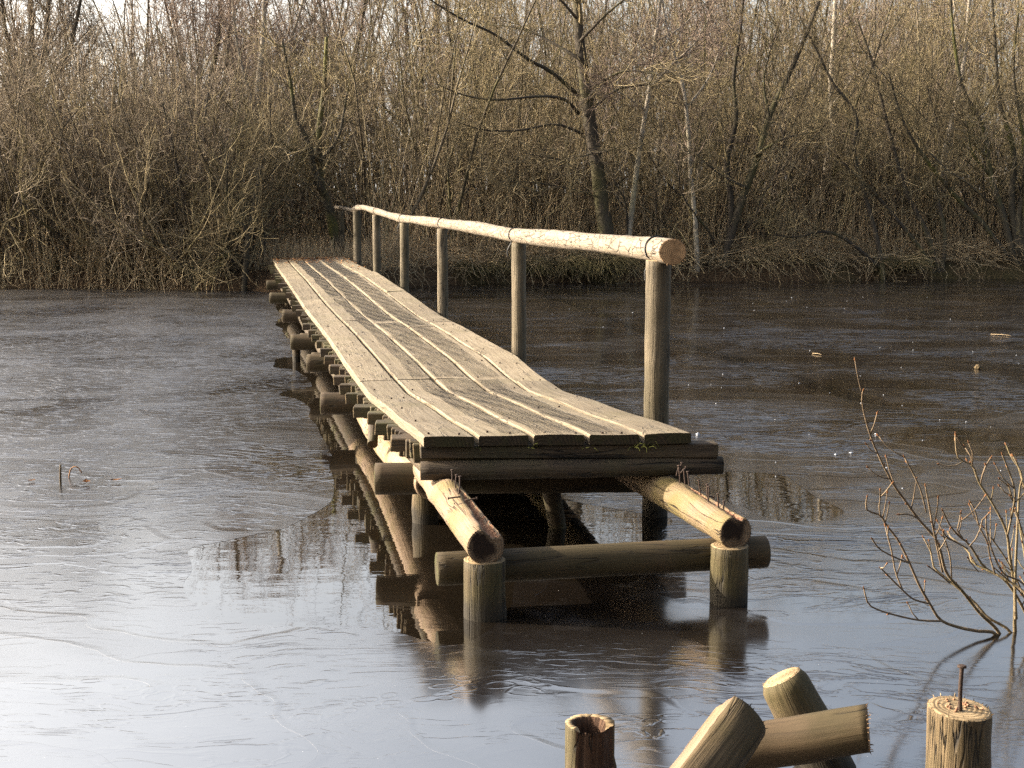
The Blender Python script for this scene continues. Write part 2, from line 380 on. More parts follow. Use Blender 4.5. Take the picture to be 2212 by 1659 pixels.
M['moss'] = plain('moss', (.07, .075, .016), .95, col2=(.03, .034, .01), scale=70, bump=1.0, spec=.1)
M['dryleaf'] = plain('dry_leaf', (.32, .16, .055), .7, col2=(.16, .07, .025), scale=40, spec=.3)
M['icelump'] = plain('white_ice', (.5, .52, .55), .5, col2=(.36, .38, .42), scale=60)

TW = [(.0, (0.074, 0.057, 0.041)), (.35, (0.176, 0.135, 0.095)), (.6, (0.284, 0.223, 0.155)), (.82, (0.432, 0.351, 0.243)), (1.0, (0.50, 0.43, 0.33))]
M['twig'] = bark('grey_brown_twigs', TW, moss=.35, moss_col=(.15, .13, .04))
M['twig_olive'] = bark('olive_twigs', [(0, (0.074, 0.058, 0.034)), (.4, (0.189, 0.146, 0.081)), (.7, (0.324, 0.257, 0.142)), (1, (0.594, 0.486, 0.297))], moss=.3, moss_col=(.22, .19, .06))
M['twig_red'] = bark('reddish_birch_twigs', [(0, (0.125, 0.088, 0.069)), (.5, (0.250, 0.188, 0.144)), (1, (0.425, 0.338, 0.263))])
M['trunk_dark'] = bark('dark_alder_bark', [(0, (.03, .024, .018)), (.5, (.06, .048, .034)), (1, (.10, .082, .06))], moss=.5, moss_col=(.10, .095, .03), scale=14, bd=.02, fine=60)
M['trunk_pale'] = bark('pale_birch_bark', [(0, (.20, .17, .13)), (.4, (.36, .31, .24)), (1, (.50, .44, .35))], moss=.3, scale=12, bd=.008, fine=50)
M['trunk_moss'] = bark('mossy_bark', [(0, (.04, .033, .022)), (1, (.09, .075, .05))], moss=.6, moss_col=(.12, .12, .02), scale=14, bd=.02, fine=60)
M['reed'] = bark('dead_reed', [(0, (0.250, 0.175, 0.100)), (.5, (0.475, 0.350, 0.206)), (1, (0.620, 0.537, 0.338))], moss=0)
M['grass'] = bark('tussock_grass', [(0, (.10, .085, .035)), (.5, (.20, .16, .075)), (1, (.34, .27, .14))], moss=.3, moss_col=(.12, .14, .03))

def ground_mat():
    m = NT('leaf_litter_ground'); obj = m.add('TexCoord').outputs['Object']
    n = m.noise(obj, 3.0, 8, .65); n2 = m.noise(obj, 28.0, 5, .6); n3 = m.noise(m.map(obj, (1, 1, 1), (4, 8, 0)), .6, 5)
    col = m.ramp(n2, [(.3, (.022, .015, .010)), (.5, (.075, .048, .027)), (.7, (.17, .11, .06))])
    col = m.mix(m.ramp(n3, [(.52, 0.0), (.62, .6)]), col, (.06, .055, .022))
    return m.out(Base__Color=col, Roughness=.95, Normal=m.bump(m.math('ADD', n, n2), 1.0, .05), Specular__IOR__Level=.1)
M['ground'] = ground_mat()
def water_mat():
    m = NT('black_water'); obj = m.add('TexCoord').outputs['Object']
    n = m.noise(m.map(obj, (3, 7, 1)), 1.0, 3, .5)
    return m.out(Base__Color=(.008, .006, .004), Roughness=.02, IOR=3.1, Normal=m.bump(n, .06, .02))
M['water'] = water_mat()
def ice_mat():
    m = NT('thin_lake_ice'); obj = m.add('TexCoord').outputs['Object']
    warp = m.add('TexNoise', None, Vector=obj, Scale=.8, Detail=3.0).outputs['Color']
    wv = m.add('VectorMath', {'operation': 'MULTIPLY_ADD'}, _0=warp, _1=(1.1, .6, 0), _2=obj).outputs[0]
    def band(v, c, w): return m.ramp(m.math('ABSOLUTE', m.math('SUBTRACT', v, c)), [(0, 1.0), (w * .3, .8), (w, 0.0)])
    # plates that froze at different times: curved contour edges, each with its own gloss
    pn = m.math('MULTIPLY', m.noise(m.map(wv, (.42, .62, 1)), 1.0, 2, .4), 13.0)
    fr_ = m.math('FRACT', pn); pl = m.add('TexWhiteNoise', {'noise_dimensions': '1D'}, W=m.math('FLOOR', pn)).outputs['Value']
    edge = m.ramp(fr_, [(0, 1.0), (.16, 0.0)], 'EASE')
    # fields of short wrinkles, long pressure lines and scalloped flakes
    f1 = m.ramp(m.noise(m.map(obj, (.55, .8, 1), (3, 2, 0)), 1.0, 4, .6, .6), [(.48, 0.0), (.62, 1.0)])
    f2 = m.ramp(m.noise(m.map(obj, (.45, .8, 1), (23, 5, 0)), 1.0, 4, .6, .6), [(.52, 0.0), (.66, 1.0)])
    f3 = m.ramp(m.noise(m.map(obj, (.9, 1.2, 1), (7, 31, 0)), 1.0, 3, .6, .4), [(.54, 0.0), (.62, 1.0)])
    w1 = m.noise(m.map(wv, (7, 21, 1), None, (0, 0, R(7))), 1.0, 3, .5, .3); dash = m.ramp(w1, [(.54, 0.0), (.63, 1.0)])
    w2 = m.noise(m.map(wv, (2.4, 8.5, 1), None, (0, 0, R(-5))), 1.0, 4, .55, .7); line = band(w2, .5, .035)
    vo = m.add('TexVoronoi', {'feature': 'SMOOTH_F1'}, Vector=m.map(wv, (10, 20, 1)), Scale=1.0, Randomness=1.0, Smoothness=.25).outputs['Distance']
    flake = band(vo, .42, .09)
    xyz = m.add('SeparateXYZ', None, Vector=wv)
    left = m.add('MapRange', None, Value=xyz.outputs['X'], From__Min=-.6, From__Max=-2.6).outputs[0]      # the rougher, earlier ice left of the bridge
    far = m.add('MapRange', None, Value=xyz.outputs['Y'], From__Min=5.6, From__Max=8.0).outputs[0]        # and the smooth sheet near the bank
    f1 = m.math('MULTIPLY', m.math('MAXIMUM', f1, m.math('MULTIPLY', left, .95)), m.math('MULTIPLY_ADD', far, .8, .2))
    f2 = m.math('MULTIPLY', f2, m.math('MULTIPLY_ADD', far, .65, .35))
    h = m.math('ADD', m.math('MULTIPLY', dash, m.math('MULTIPLY_ADD', f1, m.math('MULTIPLY_ADD', left, .9, .9), .008)), m.math('MULTIPLY', line, m.math('MULTIPLY', f2, .8)))
    h = m.math('ADD', h, m.math('MULTIPLY', flake, m.math('MULTIPLY', f3, .1)))
    h = m.math('ADD', h, m.math('MULTIPLY', edge, .28))
    nb = m.bump(h, .5, .006)
    nb = m.bump(m.noise(m.map(wv, (1.3, 2.0, 1)), 1.0, 1), .05, .05, nb)
    rough = m.math('ADD', m.math('MULTIPLY', pl, .085), m.ramp(m.noise(obj, .5, 4), [(.35, .045), (.65, .09)]))
    rough = m.math('ADD', rough, m.math('MULTIPLY', left, .11))
    frost = m.ramp(m.noise(m.map(obj, (1.6, 2.6, 1), (8, 1, 0)), 1.0, 7, .68, .6), [(.48, 0.0), (.78, 1.0)])
    col = m.mix(m.math('MULTIPLY', frost, m.math('MULTIPLY_ADD', pl, .8, .2)), (.008, .006, .0045), (.035, .034, .035))
    spk = m.add('TexVoronoi', None, Vector=obj, Scale=30.0, Randomness=1.0)
    s1 = m.math('LESS_THAN', spk.outputs['Distance'], .05)
    s2 = m.math('GREATER_THAN', m.add('SeparateColor', None, Color=spk.outputs['Color']).outputs[0], .88)
    col = m.mix(m.math('MULTIPLY', s1, s2), col, (.35, .35, .35))
    return m.out(Base__Color=col, Roughness=rough, IOR=4.2, Normal=nb)
M['ice'] = ice_mat()

# ---------------------------------------------------------------- setting: ground, water, ice
def shore_y(x):
    pts = [(-60, 26.5), (-20, 26.2), (-9, 25.5), (-6.5, 25.1), (-4.6, 24.7), (-3.6, 24.0), (-2.4, 24.2), (-1.6, 26.0), (0, 26.75), (3, 27.2), (6.2, 27.6), (10, 28.3), (20, 29.5), (60, 31)]
    for (a, ya), (b, yb) in zip(pts, pts[1:]):
        if x <= b: return ya + (yb - ya) * (x - a) / (b - a)
    return pts[-1][1]
def ground_z(x, y):
    d = min(y - shore_y(x), 999)
    near = 2.3 + .25 * math.sin(x * .9) - y                  # the bank the photographer stands on
    d = max(d, near, abs(x) - 55)
    d += .28 * mnoise.noise(Vector((x * .8, y * .8, 0))) + .12 * mnoise.noise(Vector((x * 2.6, y * 2.6, 8)))
    if d < 0: return max(-.7, d * .8 - .03)
    z = min(.33, d * 1.3)
    if d > .6: z += min((d - .6) * .04, 1.1) + .10 * mnoise.noise(Vector((x * .5, y * .5, 3)))
    return z
def axis(lo, hi, fine0, fine1, fs, cs):
    a = []; x = lo
    while x < hi: a.append(x); x += fs if fine0 <= x < fine1 else (cs if abs(x - (fine0 + fine1) / 2) < 120 else 60)
    a.append(hi); return a
gx = axis(-400, 400, -18, 20, .35, 5.0); gy = axis(-200, 600, 22, 40, .3, 3.0)
gm = bpy.data.meshes.new('ground')
gv = [(x, y, ground_z(x, y)) for y in gy for x in gx]; nx = len(gx)
gf = [(j * nx + i, j * nx + i + 1, (j + 1) * nx + i + 1, (j + 1) * nx + i) for j in range(len(gy) - 1) for i in range(nx - 1)]
gm.from_pydata(gv, [], gf); gm.polygons.foreach_set('use_smooth', [True] * len(gf)); gm.materials.append(M['ground'])
tag(link('ground', gm), 'brown leaf-strewn earth of the wooded banks', 'ground', kind='structure')

def flat(name, outer, holes, z, mat, thick=0.0):
    bm = bmesh.new(); ed = []
    for loop in [outer] + holes:
        vs = [bm.verts.new((p[0], p[1], z)) for p in loop]
        for a, b in zip(vs, vs[1:] + vs[:1]): ed.append(bm.edges.new((a, b)))
    bmesh.ops.triangle_fill(bm, use_beauty=True, use_dissolve=False, edges=ed, normal=(0, 0, 1))
    for f in bm.faces:
        if f.normal.z < 0: f.normal_flip()
    if thick:
        r = bmesh.ops.extrude_face_region(bm, geom=[e for e in bm.edges if e.is_boundary])
    me = bpy.data.meshes.new(name); bm.to_mesh(me); bm.free(); me.materials.append(mat)
    return link(name, me)
tag(flat('water', [(-58, -2), (58, -2), (58, 33), (-58, 33)], [], .0, M['water']), 'black open pond water where the ice has gone', 'water', kind='structure')
def ragged(pix, amp=.035, step=.05, seed=1):
    w = [onz(x, y) for x, y in pix]; out = []
    for a, b in zip(w, w[1:] + w[:1]):
        n = max(1, int((b - a).length / step)); ia = w.index(a); p0 = w[ia - 1]; p3 = w[(ia + 2) % len(w)]
        for i in range(n):
            t = i / n; p = .5 * ((2 * a) + (b - p0) * t + (2 * p0 - 5 * a + 4 * b - p3) * t * t + (-p0 + 3 * a - 3 * b + p3) * t ** 3); nn = Vector((p.x * 3, p.y * 1.5, seed)); k = amp * min(2.0, (p.y / 7))
            out.append((p.x + k * mnoise.noise(nn), p.y + 1.4 * k * mnoise.noise(nn + Vector((9, 9, 9)))))
    return out
hole_left = [(408, 1186), (470, 1172), (560, 1150), (612, 1141), (700, 1092), (722, 1050), (708, 1010), (722, 985), (700, 950), (672, 905), (655, 868),
             (610, 856), (612, 846), (664, 838), (668, 826), (640, 800), (596, 793), (598, 776), (640, 768), (655, 745), (618, 728), (600, 700), (606, 680), (596, 655),
             (640, 655), (700, 700), (800, 770), (900, 860), (1020, 960), (1160, 1060), (1330, 1100), (1440, 1120), (1430, 1150), (1390, 1240), (1300, 1262), (1130, 1250), (1090, 1330), (1000, 1392), (930, 1388),
             (860, 1366), (760, 1352), (660, 1354), (560, 1350), (480, 1338), (440, 1322), (402, 1300), (400, 1262), (420, 1230)]
hole_right = [(1500, 1030), (1600, 1018), (1690, 1030), (1720, 1048), (1800, 1090), (1820, 1112), (1740, 1128), (1660, 1120), (1600, 1096), (1520, 1060)]
holes = [ragged(hole_left), ragged(hole_right, .05, .05, 4)]
tag(flat('ice', [(-57, -1.5), (57, -1.5), (57, 32.5), (-57, 32.5)], holes, .0008, M['ice']), 'thin grey wrinkled ice covering most of the pond', 'ice', kind='structure')

# ---------------------------------------------------------------- the footbridge
O2 = Vector((-.395, 6.322, 0)); U = Vector((478 - CX, F, 0)).normalized(); V = Vector((U.y, -U.x, 0)); Z = Vector((0, 0, 1))
SK = -.16                                                     # the end and the cross pieces are skewed
CR = (V + U * SK).normalized()
def B(u, v, z): return O2 + U * u + V * v + Z * z
def interp(tab, u):
    if u <= tab[0][0]: return tab[0][1]
    for (a, za), (b, zb) in zip(tab, tab[1:]):
        if u <= b:
            t = (u - a) / (b - a); t = t * t * (3 - 2 * t) * .5 + t * .5
            return za + (zb - za) * t
    return tab[-1][1]
ZL = [(-.3, .612), (0, .60), (1.1, .54), (2.5, .465), (3.6, .455), (4.8, .47), (6.3, .48), (9.4, .465), (11.3, .49), (13.2, .51), (16.3, .525), (18.6, .56), (22, .60)]
ZR = [(-.3, .607), (0, .60), (1.5, .52), (2.5, .462), (3.1, .478), (4.0, .525), (4.9, .52), (5.9, .525), (7.5, .51), (10.4, .57), (13.1, .605), (15.7, .59), (18.6, .59), (22, .61)]
def deck_z(u, v): 
    t = min(max(v / 1.2, -.1), 1.1); return interp(ZL, u) * (1 - t) + interp(ZR, u) * t
bridge = tag(empty('footbridge', B(0, .6, 0)), 'weathered wooden footbridge with a single handrail, its near end broken off', 'footbridge')
TH = .046
rows = [(0, .222), (.245, .464), (.488, .713), (.735, .957), (.980, 1.19)]
joints = [[0, 3.0, 6.6, 10.0, 13.4, 18.35], [0, 3.05, 7.2, 10.6, 14.0, 18.6], [0, 3.02, 6.9, 10.3, 13.8, 18.7], [0, 2.98, 6.3, 9.9, 13.2, 18.6], [0, 2.85, 6.8, 10.2, 13.6, 18.5]]
def plank_mesh(u0, u1, v0, v1, row, seed):
    mb = MB(); n = max(4, int((u1 - u0) / .12)); ou = seed * 3.7
    cup = random.uniform(-.004, .004); e = .006
    tw = random.uniform(-.006, .006); dz = random.uniform(-.004, .004)
    prof = [(0, -TH), (0, -e), (e, 0), (.33, 0), (.66, 0), (-e, 0), (-0.0, -e), (-0.0, -TH)]
    W = v1 - v0; ps = []
    for k, (a, b) in enumerate(prof):
        a2 = a * W if .1 < a < .9 else (a if k < 4 else W + a)
        ps.append((a2, b))
    np_ = len(ps); cum = [0]
    for a, b in zip(ps, ps[1:]): cum.append(cum[-1] + math.hypot(b[0] - a[0], b[1] - a[1]))
    cum.append(cum[-1] + W)
    for i in range(n + 1):
        u = u0 + (u1 - u0) * i / n; s = (i / n - .5)
        wl = .004 * mnoise.noise(Vector((u * 1.3, seed, 0))) + .0025 * mnoise.noise(Vector((u * 9, seed, 4)))
        wr = .004 * mnoise.noise(Vector((u * 1.3, seed, 9))) + .0025 * mnoise.noise(Vector((u * 9, seed, 14)))
        for (a, b) in ps:
            t = a / W; v = v0 + a + wl * (1 - t) + wr * t
            uu = u + SK * v
            z = deck_z(u, v) + b + dz + tw * s * (t - .5) * 2 - cup * (1 - (2 * t - 1) ** 2)
            z += .0035 * mnoise.noise(Vector((u * 1.5, seed, 20)))
            mb.v.append(B(uu, v, z))
    for i in range(n):
        for k in range(np_):
            k2 = (k + 1) % np_
            ua, ub = u0 + (u1 - u0) * i / n + ou, u0 + (u1 - u0) * (i + 1) / n + ou
            mb.face([i * np_ + k, (i + 1) * np_ + k, (i + 1) * np_ + k2, i * np_ + k2],
                    [(ua, cum[k] + ou), (ub, cum[k] + ou), (ub, cum[k + 1] + ou), (ua, cum[k + 1] + ou)], 0, False)
    mb.face(list(range(np_)), [(p[0] - .04, p[1] + .07) for p in ps], 1, False)
    mb.face([n * np_ + k for k in reversed(range(np_))], [(p[0] - .04, p[1] + .07) for p in reversed(ps)], 1, False)
    return mb
sd_ = 0
def nail_head(u, v, mb, r=.006):
    uu = u + SK * v; c = B(uu, v, deck_z(u, v) + .003)
    mb.log([c - Z * .003, c + Z * .004], [r, r * .9], sides=8, step=.01, m=0, mend=0, wob=0)
for ri, (v0, v1) in enumerate(rows):
    for a, b in zip(joints[ri], joints[ri][1:]):
        sd_ += 1
        mb = plank_mesh(a + (.0 if a == 0 else .004) + (random.uniform(-.01, .01) if a == 0 else 0), b - .004, v0, v1, ri, sd_)
        p = mb.build('deck_plank', [M['deck'], M['deck_end']], bridge)
        nh = MB(); k = a + .09
        while k < b:
            for fv in (.25, .75):
                if random.random() < .8: nh = MB(); nail_head(k + random.uniform(-.05, .05), v0 + (v1 - v0) * (fv + random.uniform(-.12, .12)), nh); nh.build('nail', M['rust'], p) if k < 7 else None
            k += .62 if b - a < 3.2 else .7
# wire netting stapled over the middle planks: zigzag wires across, every 13 mm
def netting(u0, u1, v0, v1, seed, cell=.014):
    nr = int((u1 - u0) / cell); nc = int((v1 - v0) / (cell * .5)); P = np.empty((nr, nc, 3))
    zt = {}
    for r in range(nr):
        u = u0 + r * cell; za, zb = deck_z(u, v0), deck_z(u, v1)
        el = .025 * mnoise.noise(Vector((u * 1.1, seed, 0))); er = .03 * mnoise.noise(Vector((u * 1.1, seed, 7)))
        vv = np.linspace(v0 + el, v1 + er, nc); uu = u + (np.arange(nc) % 2) * cell * .7 - (r % 2) * 0 + SK * vv
        uu = uu + .008 * math.sin(u * 7 + seed)
        t = (vv - v0) / (v1 - v0)
        z = za * (1 - t) + zb * t + .0065 + .0015 * np.sin(vv * 60 + u * 9)
        P[r, :, 0] = O2.x + U.x * uu + V.x * vv; P[r, :, 1] = O2.y + U.y * uu + V.y * vv; P[r, :, 2] = z
    return P
net_spans = [(.03, 3.0, .345, .462), (.03, 3.02, .50, .70), (.05, 2.95, .745, .875),
             (3.1, 10.0, .36, .462), (3.1, 6.8, .50, .70), (3.05, 6.25, .745, .90), (7.0, 18.2, .50, .70), (6.4, 18.0, .745, .92), (10.1, 17.5, .33, .462)]
nparts = []
for i, (a, b, c, d) in enumerate(net_spans):
    P = netting(a, b, c, d, i * 5.0, .022 if a < 7 else .026)
    nparts.append((P, np.full(P.shape[:2], 0.0007 if a < 7 else .0009), 3, 0))
link('wire_netting', np_mesh('wire_netting', nparts, [M['wire']]), bridge)

# cross boards and slats under the deck
def cross(name, u, v0, v1, z, hw, hh, mats, jit=.004, bev=.005, parent=bridge, sk=None):
    mb = MB(); ax = CR if sk is None else (V + U * sk).normalized()
    mb.box(B(u + SK * (v0 + v1) / 2, (v0 + v1) / 2, z), ax, Z.cross(ax), Z, (v1 - v0) / 2, hw, hh, 0, 1, jit, bev)
    return mb if name is None else mb.build(name, mats, parent)
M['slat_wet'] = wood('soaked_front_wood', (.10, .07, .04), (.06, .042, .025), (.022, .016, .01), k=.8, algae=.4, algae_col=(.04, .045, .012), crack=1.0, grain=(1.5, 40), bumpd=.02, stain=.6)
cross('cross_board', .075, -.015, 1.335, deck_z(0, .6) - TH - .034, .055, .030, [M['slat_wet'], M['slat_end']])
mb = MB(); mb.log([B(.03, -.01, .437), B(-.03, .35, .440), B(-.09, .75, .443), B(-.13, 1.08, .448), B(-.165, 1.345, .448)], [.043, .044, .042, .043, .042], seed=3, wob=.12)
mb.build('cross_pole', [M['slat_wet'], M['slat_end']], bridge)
us = .17; k = 0; rest = MB()
while us < 18.2:
    w = random.uniform(.022, .036); h = random.uniform(.04, .062); v0 = random.uniform(-.055, .0); v1 = random.uniform(1.13, 1.2)
    board = (k % 7 == 3 or (us > 1.05 and us < 1.2))
    if board: w, h, v0 = random.uniform(.04, .055), .032, random.uniform(-.13, -.06)
    z = deck_z(us, .05) - TH - h - random.uniform(.002, .012)
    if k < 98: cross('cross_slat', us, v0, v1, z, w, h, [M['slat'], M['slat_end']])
    else:
        q = cross(None, us, v0, v1, z, w, h, None, bev=0); b0 = len(rest.v); rest.v += q.v; rest.f += [[i + b0 for i in f] for f in q.f]; rest.uv += q.uv; rest.m += q.m; rest.sm += q.sm
    us += 2 * w + random.uniform(.002, .016) + (.05 if random.random() < .12 else 0); k += 1
if rest.v: tag(rest.build('cross_slats', [M['slat'], M['slat_end']], bridge), kind='stuff')
# bearers just under the slats
for v in (.05, 1.1):
    mb = MB(); pts = [B(u + SK * v, v, deck_z(u, v) - TH - .135) for u in (.15, 1.0, 2.0, 3.0, 4.2, 6, 8, 10, 12, 14, 16, 18)]
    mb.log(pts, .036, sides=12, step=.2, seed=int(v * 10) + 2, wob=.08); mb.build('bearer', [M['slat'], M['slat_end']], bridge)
# broken stringers sticking out at the near end, with old nails along their tops
def stringer(pts, rad, seed, tilt0=None, trough=None):
    mb = MB(); mb.log(pts, rad, sides=40, step=.03, seed=seed, wob=.07, tilt0=tilt0, knots=4, fibres=(70, 0))
    if trough:                                                # the rotten groove along the top
        c0, r0 = Vector(pts[0]), rad[0] if isinstance(rad, list) else rad
        ax = (Vector(pts[1]) - Vector(pts[0])).normalized()
        side = ax.cross(Z).normalized(); upn = side.cross(ax)
        for i, p in enumerate(mb.v):
            d = Vector(p) - c0; s = d.dot(ax); x = d.dot(side); y = d.dot(upn)
            if s < trough[0] and y > 0:
                wv = trough[1] * (1 - .75 * max(s, 0) / trough[0]) * (1 + .5 * mnoise.noise(Vector((s * 22, seed, 0))))
                off = trough[2] + .012 * mnoise.noise(Vector((s * 9, seed, 5)))
                g = abs(x - off) / max(wv, .002)
                if g < 1: mb.v[i] = Vector(p) - upn * (trough[3] * (1 - g * g) * (.6 + .8 * abs(mnoise.noise(Vector((s * 40, x * 60, seed))))))
        for fi, f in enumerate(mb.f):
            cc = sum((Vector(mb.v[i]) for i in f), Vector()) / len(f); d = cc - c0; s = d.dot(ax); x = d.dot(side); y = d.dot(upn)
            wv = trough[1] * (1 - .75 * max(s, 0) / trough[0]) * (1 + .5 * mnoise.noise(Vector((s * 22, seed, 0))))
            if mb.m[fi] == 0 and s < trough[0] and y > 0 and abs(x - trough[2] - .012 * mnoise.noise(Vector((s * 9, seed, 5)))) < wv * .8: mb.m[fi] = 2
    return mb.build('stringer', [M['log'], M['log_end'], M['splint']], bridge)
sl = stringer([B(-.86, .125, .300), B(-.40, .11, .318), B(.0, .10, .335), B(.52, .09, .350)], [.075, .075, .074, .073], 5, None, (.62, .040, .024, .055))
sr = stringer([B(-.84, 1.165, .303), B(-.40, 1.12, .32), B(.0, 1.075, .335), B(.52, 1.04, .345)], [.070, .071, .073, .074], 9, None, (.5, .026, .012, .03))
def nail(base, tip, r, parent, head=2.0, name='nail'):
    mb = MB(); base, tip = Vector(base), Vector(tip); d = (tip - base).normalized()
    mid = (base + tip) / 2 + Vector((random.uniform(-1, 1), random.uniform(-1, 1), 0)) * .0025
    mb.log([base, mid, tip], r, sides=8, step=.01, wob=.08, mend=0); mb.log([tip - d * .0005, tip + d * r * .7, tip + d * r * .9], [r * head, r * head, r * head * .8], sides=10, step=.001, mend=0, wob=.05)
    return mb.build(name, M['rust'], parent)
def snail(x0, y0, x1, y1, px, py, Yd, parent):
    """a nail whose base and head are seen at two picture points, at depth Yd"""
    nail(at(x0, y0, Yd), at(x1, y1, Yd), .0024, parent)
k5 = 1300 / 2212 / 4096 * 2212
def z5(x, y): return (1600 + x * 1300 / 2212) * 2212 / 4096, (1700 + y * 1300 / 2212) * 2212 / 4096
for (a, b, c, d, Y) in [(355, 385, 355, 308, 6.12), (378, 428, 384, 342, 6.0), (400, 470, 408, 352, 5.95), (412, 488, 330, 499, 5.90), (440, 512, 522, 500, 5.86)]:
    p, q = z5(a, b), z5(c, d); nail(at(p[0], p[1], Y), at(q[0], q[1], Y), .0034, sl)
for (a, b, c, d, Y) in [(1882, 345, 1900, 278, 6.22), (1905, 396, 1896, 278, 6.18), (1900, 335, 1918, 258, 6.22), (1908, 330, 1946, 290, 6.2), (1942, 404, 1932, 304, 6.12), (1968, 412, 1958, 320, 6.08), (2048, 476, 2033, 378, 6.0), (2098, 520, 2090, 405, 5.94), (2098, 520, 2102, 420, 5.92), (2080, 480, 2136, 492, 5.94), (2168, 582, 2163, 470, 5.86), (2206, 610, 2205, 520, 5.82)]:
    p, q = z5(a, b), z5(c, d); nail(at(p[0], p[1], Y), at(q[0], q[1], Y), .0034, sr)
# trestles: front bent, then the others with the handrail posts on the right
def beam(u, v0, v1, z, r, seed, sk=SK, mats=('beam', 'beam_end'), z1=None):
    mb = MB(); z1 = z if z1 is None else z1
    mb.log([B(u + SK * v0 * (sk / SK), v0, z), B(u + sk * (v0 + v1) / 2, (v0 + v1) / 2, (z + z1) / 2), B(u + sk * v1, v1, z1)], r, seed=seed, wob=.03, sides=28)
    return mb.build('cross_beam', [M[mats[0]], M[mats[1]]], bridge)
def post(u, v, z0, z1, r, seed, name='support_post', mats=('stub', 'post_end'), lean=(0, 0)):
    mb = MB(); mb.log([B(u, v, z0), B(u + lean[0] * .5, v + lean[1] * .5, (z0 + z1) / 2), B(u + lean[0], v + lean[1], z1)], [r * 1.02, r, r * .98], seed=seed, wob=.09, sides=28, knots=4)
    return mb.build(name, [M[mats[0]], M[mats[1]]], bridge)
beam(-.66, -.04, 1.35, .165, .068, 11, sk=-.03, z1=.178)
post(-.80, .13, -.5, .232, .085, 12); post(-.80, 1.155, -.5, .238, .080, 13)
RP = [(.81, .0), (4.29, .0), (8.09, .0), (11.22, 0), (14.27, 0), (17.22, 0)]
rail_tab = [(.62, 1.385), (.9, 1.385), (2.2, 1.378), (4.4, 1.357), (6.1, 1.368), (8.1, 1.366), (10.0, 1.368), (11.3, 1.358), (12.8, 1.372), (14.4, 1.413), (15.85, 1.445), (17.3, 1.428), (18.4, 1.375), (19.3, 1.378), (20.6, 1.395), (21.4, 1.39)]
for i, u in enumerate((.62, 3.75, 6.2, 8.0, 11.1, 14.1, 17.0)):
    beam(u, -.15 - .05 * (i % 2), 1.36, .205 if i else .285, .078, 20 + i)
    if i in (2, 3): beam(u + .22, -.10, 1.3, .2, .075, 50 + i)
    post(u + .27, .20 if i else .13, -.5, .21 if i else .30, .066, 30 + i)
    if i == 3: post(u + .10, -.15, -.5, .22, .04, 70 + i)
for i, ub in enumerate((.9, 4.0, 8.2, 11.3, 14.3)):          # the long sagging stringers between the trestles
    ue = (4.0, 8.2, 11.3, 14.3, 18.3)[i]
    for v in (.10, 1.02):
        mb = MB(); q = [ub - .45, ub + (ue - ub) * .3, ub + (ue - ub) * .65, ue + .25]; dz = (.02, -.10, -.09, .0) if i == 0 else (.0, -.04, -.04, 0)
        mb.log([B(a, v, (.275 if (i == 0 and j == 0) else deck_z(a, v) - .285) + dz[j] * .5) for j, a in enumerate(q)], .078, seed=40 + i * 2 + int(v), wob=.05, knots=3, step=.12)
        mb.build('stringer', [M['log' if i == 0 else 'beam'], M['log_end']], bridge)
mb = MB(); mb.log([B(.75, .86, -.4), B(.55, .70, .28)], .045, seed=81, wob=.08); mb.build('brace', [M['slat'], M['slat_end']], bridge)
mb = MB(); mb.log([B(1.75, -.05, .26), B(1.95, -.02, .40)], .03, seed=82, wob=.08); mb.build('brace', [M['slat'], M['slat_end']], bridge)
for u, dz in ((.81, 0), (4.29, 0), (8.09, 0), (11.22, 0), (14.27, 0), (17.22, 0), (19.95, .0), (20.9, .0)):
    zr = interp(rail_tab, u); i = int(u * 10)
    g = ground_z(B(u, 1.33, 0).x, B(u, 1.33, 0).y)
    p = post(u, 1.33 if u < 19 else 1.30, -.6 if g < 0 else g - .2, zr - .052, .060 + .006 * math.sin(i), 100 + i, 'handrail_post', ('post', 'post_end'), lean=(.02 * math.sin(i * 3), .015 * math.cos(i)))
mb = MB(); rp = []; rr = []
for u in [.60, .62, 1.0, 1.6, 2.2, 3.1, 4.4, 5.2, 6.1, 7.1, 8.1, 9.0, 10.0, 10.7, 11.3, 12, 12.8, 13.6, 14.4, 15.1, 15.85, 16.6, 17.3, 17.9, 18.4, 18.8, 19.3, 20.0, 20.6, 21.4]:
    rp.append(B(u, 1.33 + .018 * math.sin(u * 1.1), interp(rail_tab, u))); rr.append(.061 + .004 * math.sin(u * 2.3) - .0012 * u)
mb.log(rp, rr, sides=32, step=.05, seed=77, wob=.08, knots=14, fibres=(50, 0), tilt0=(U * 1 + V * .28 + Z * .05).normalized())
rail = mb.build('handrail', [M['rail'], M['rail_end']], bridge)
for u in (.86, 4.33, 8.12, 11.25, 14.3, 17.25, 19.6):       # black ties holding the rail to its posts
    mb = MB(); zr = interp(rail_tab, u); c = B(u, 1.33 + .018 * math.sin(u * 1.1), zr); r = .061 + .004 * math.sin(u * 2.3) - .0012 * u + .005
    a = [c + (V * math.cos(t) + Z * math.sin(t)) * r + U * .02 * math.sin(t) for t in [math.pi * (1.28 - k / 12 * 1.56) for k in range(13)]]
    low = [c - V * .064 - Z * .16, c - V * .066 - Z * .11]; lo2 = [c + V * .066 - Z * .11, c + V * .064 - Z * .16]
    mb.log(low + a + lo2, .0045, sides=6, step=.015, wob=0, mend=0); mb.build('tie_wire', M['cable'], rail)
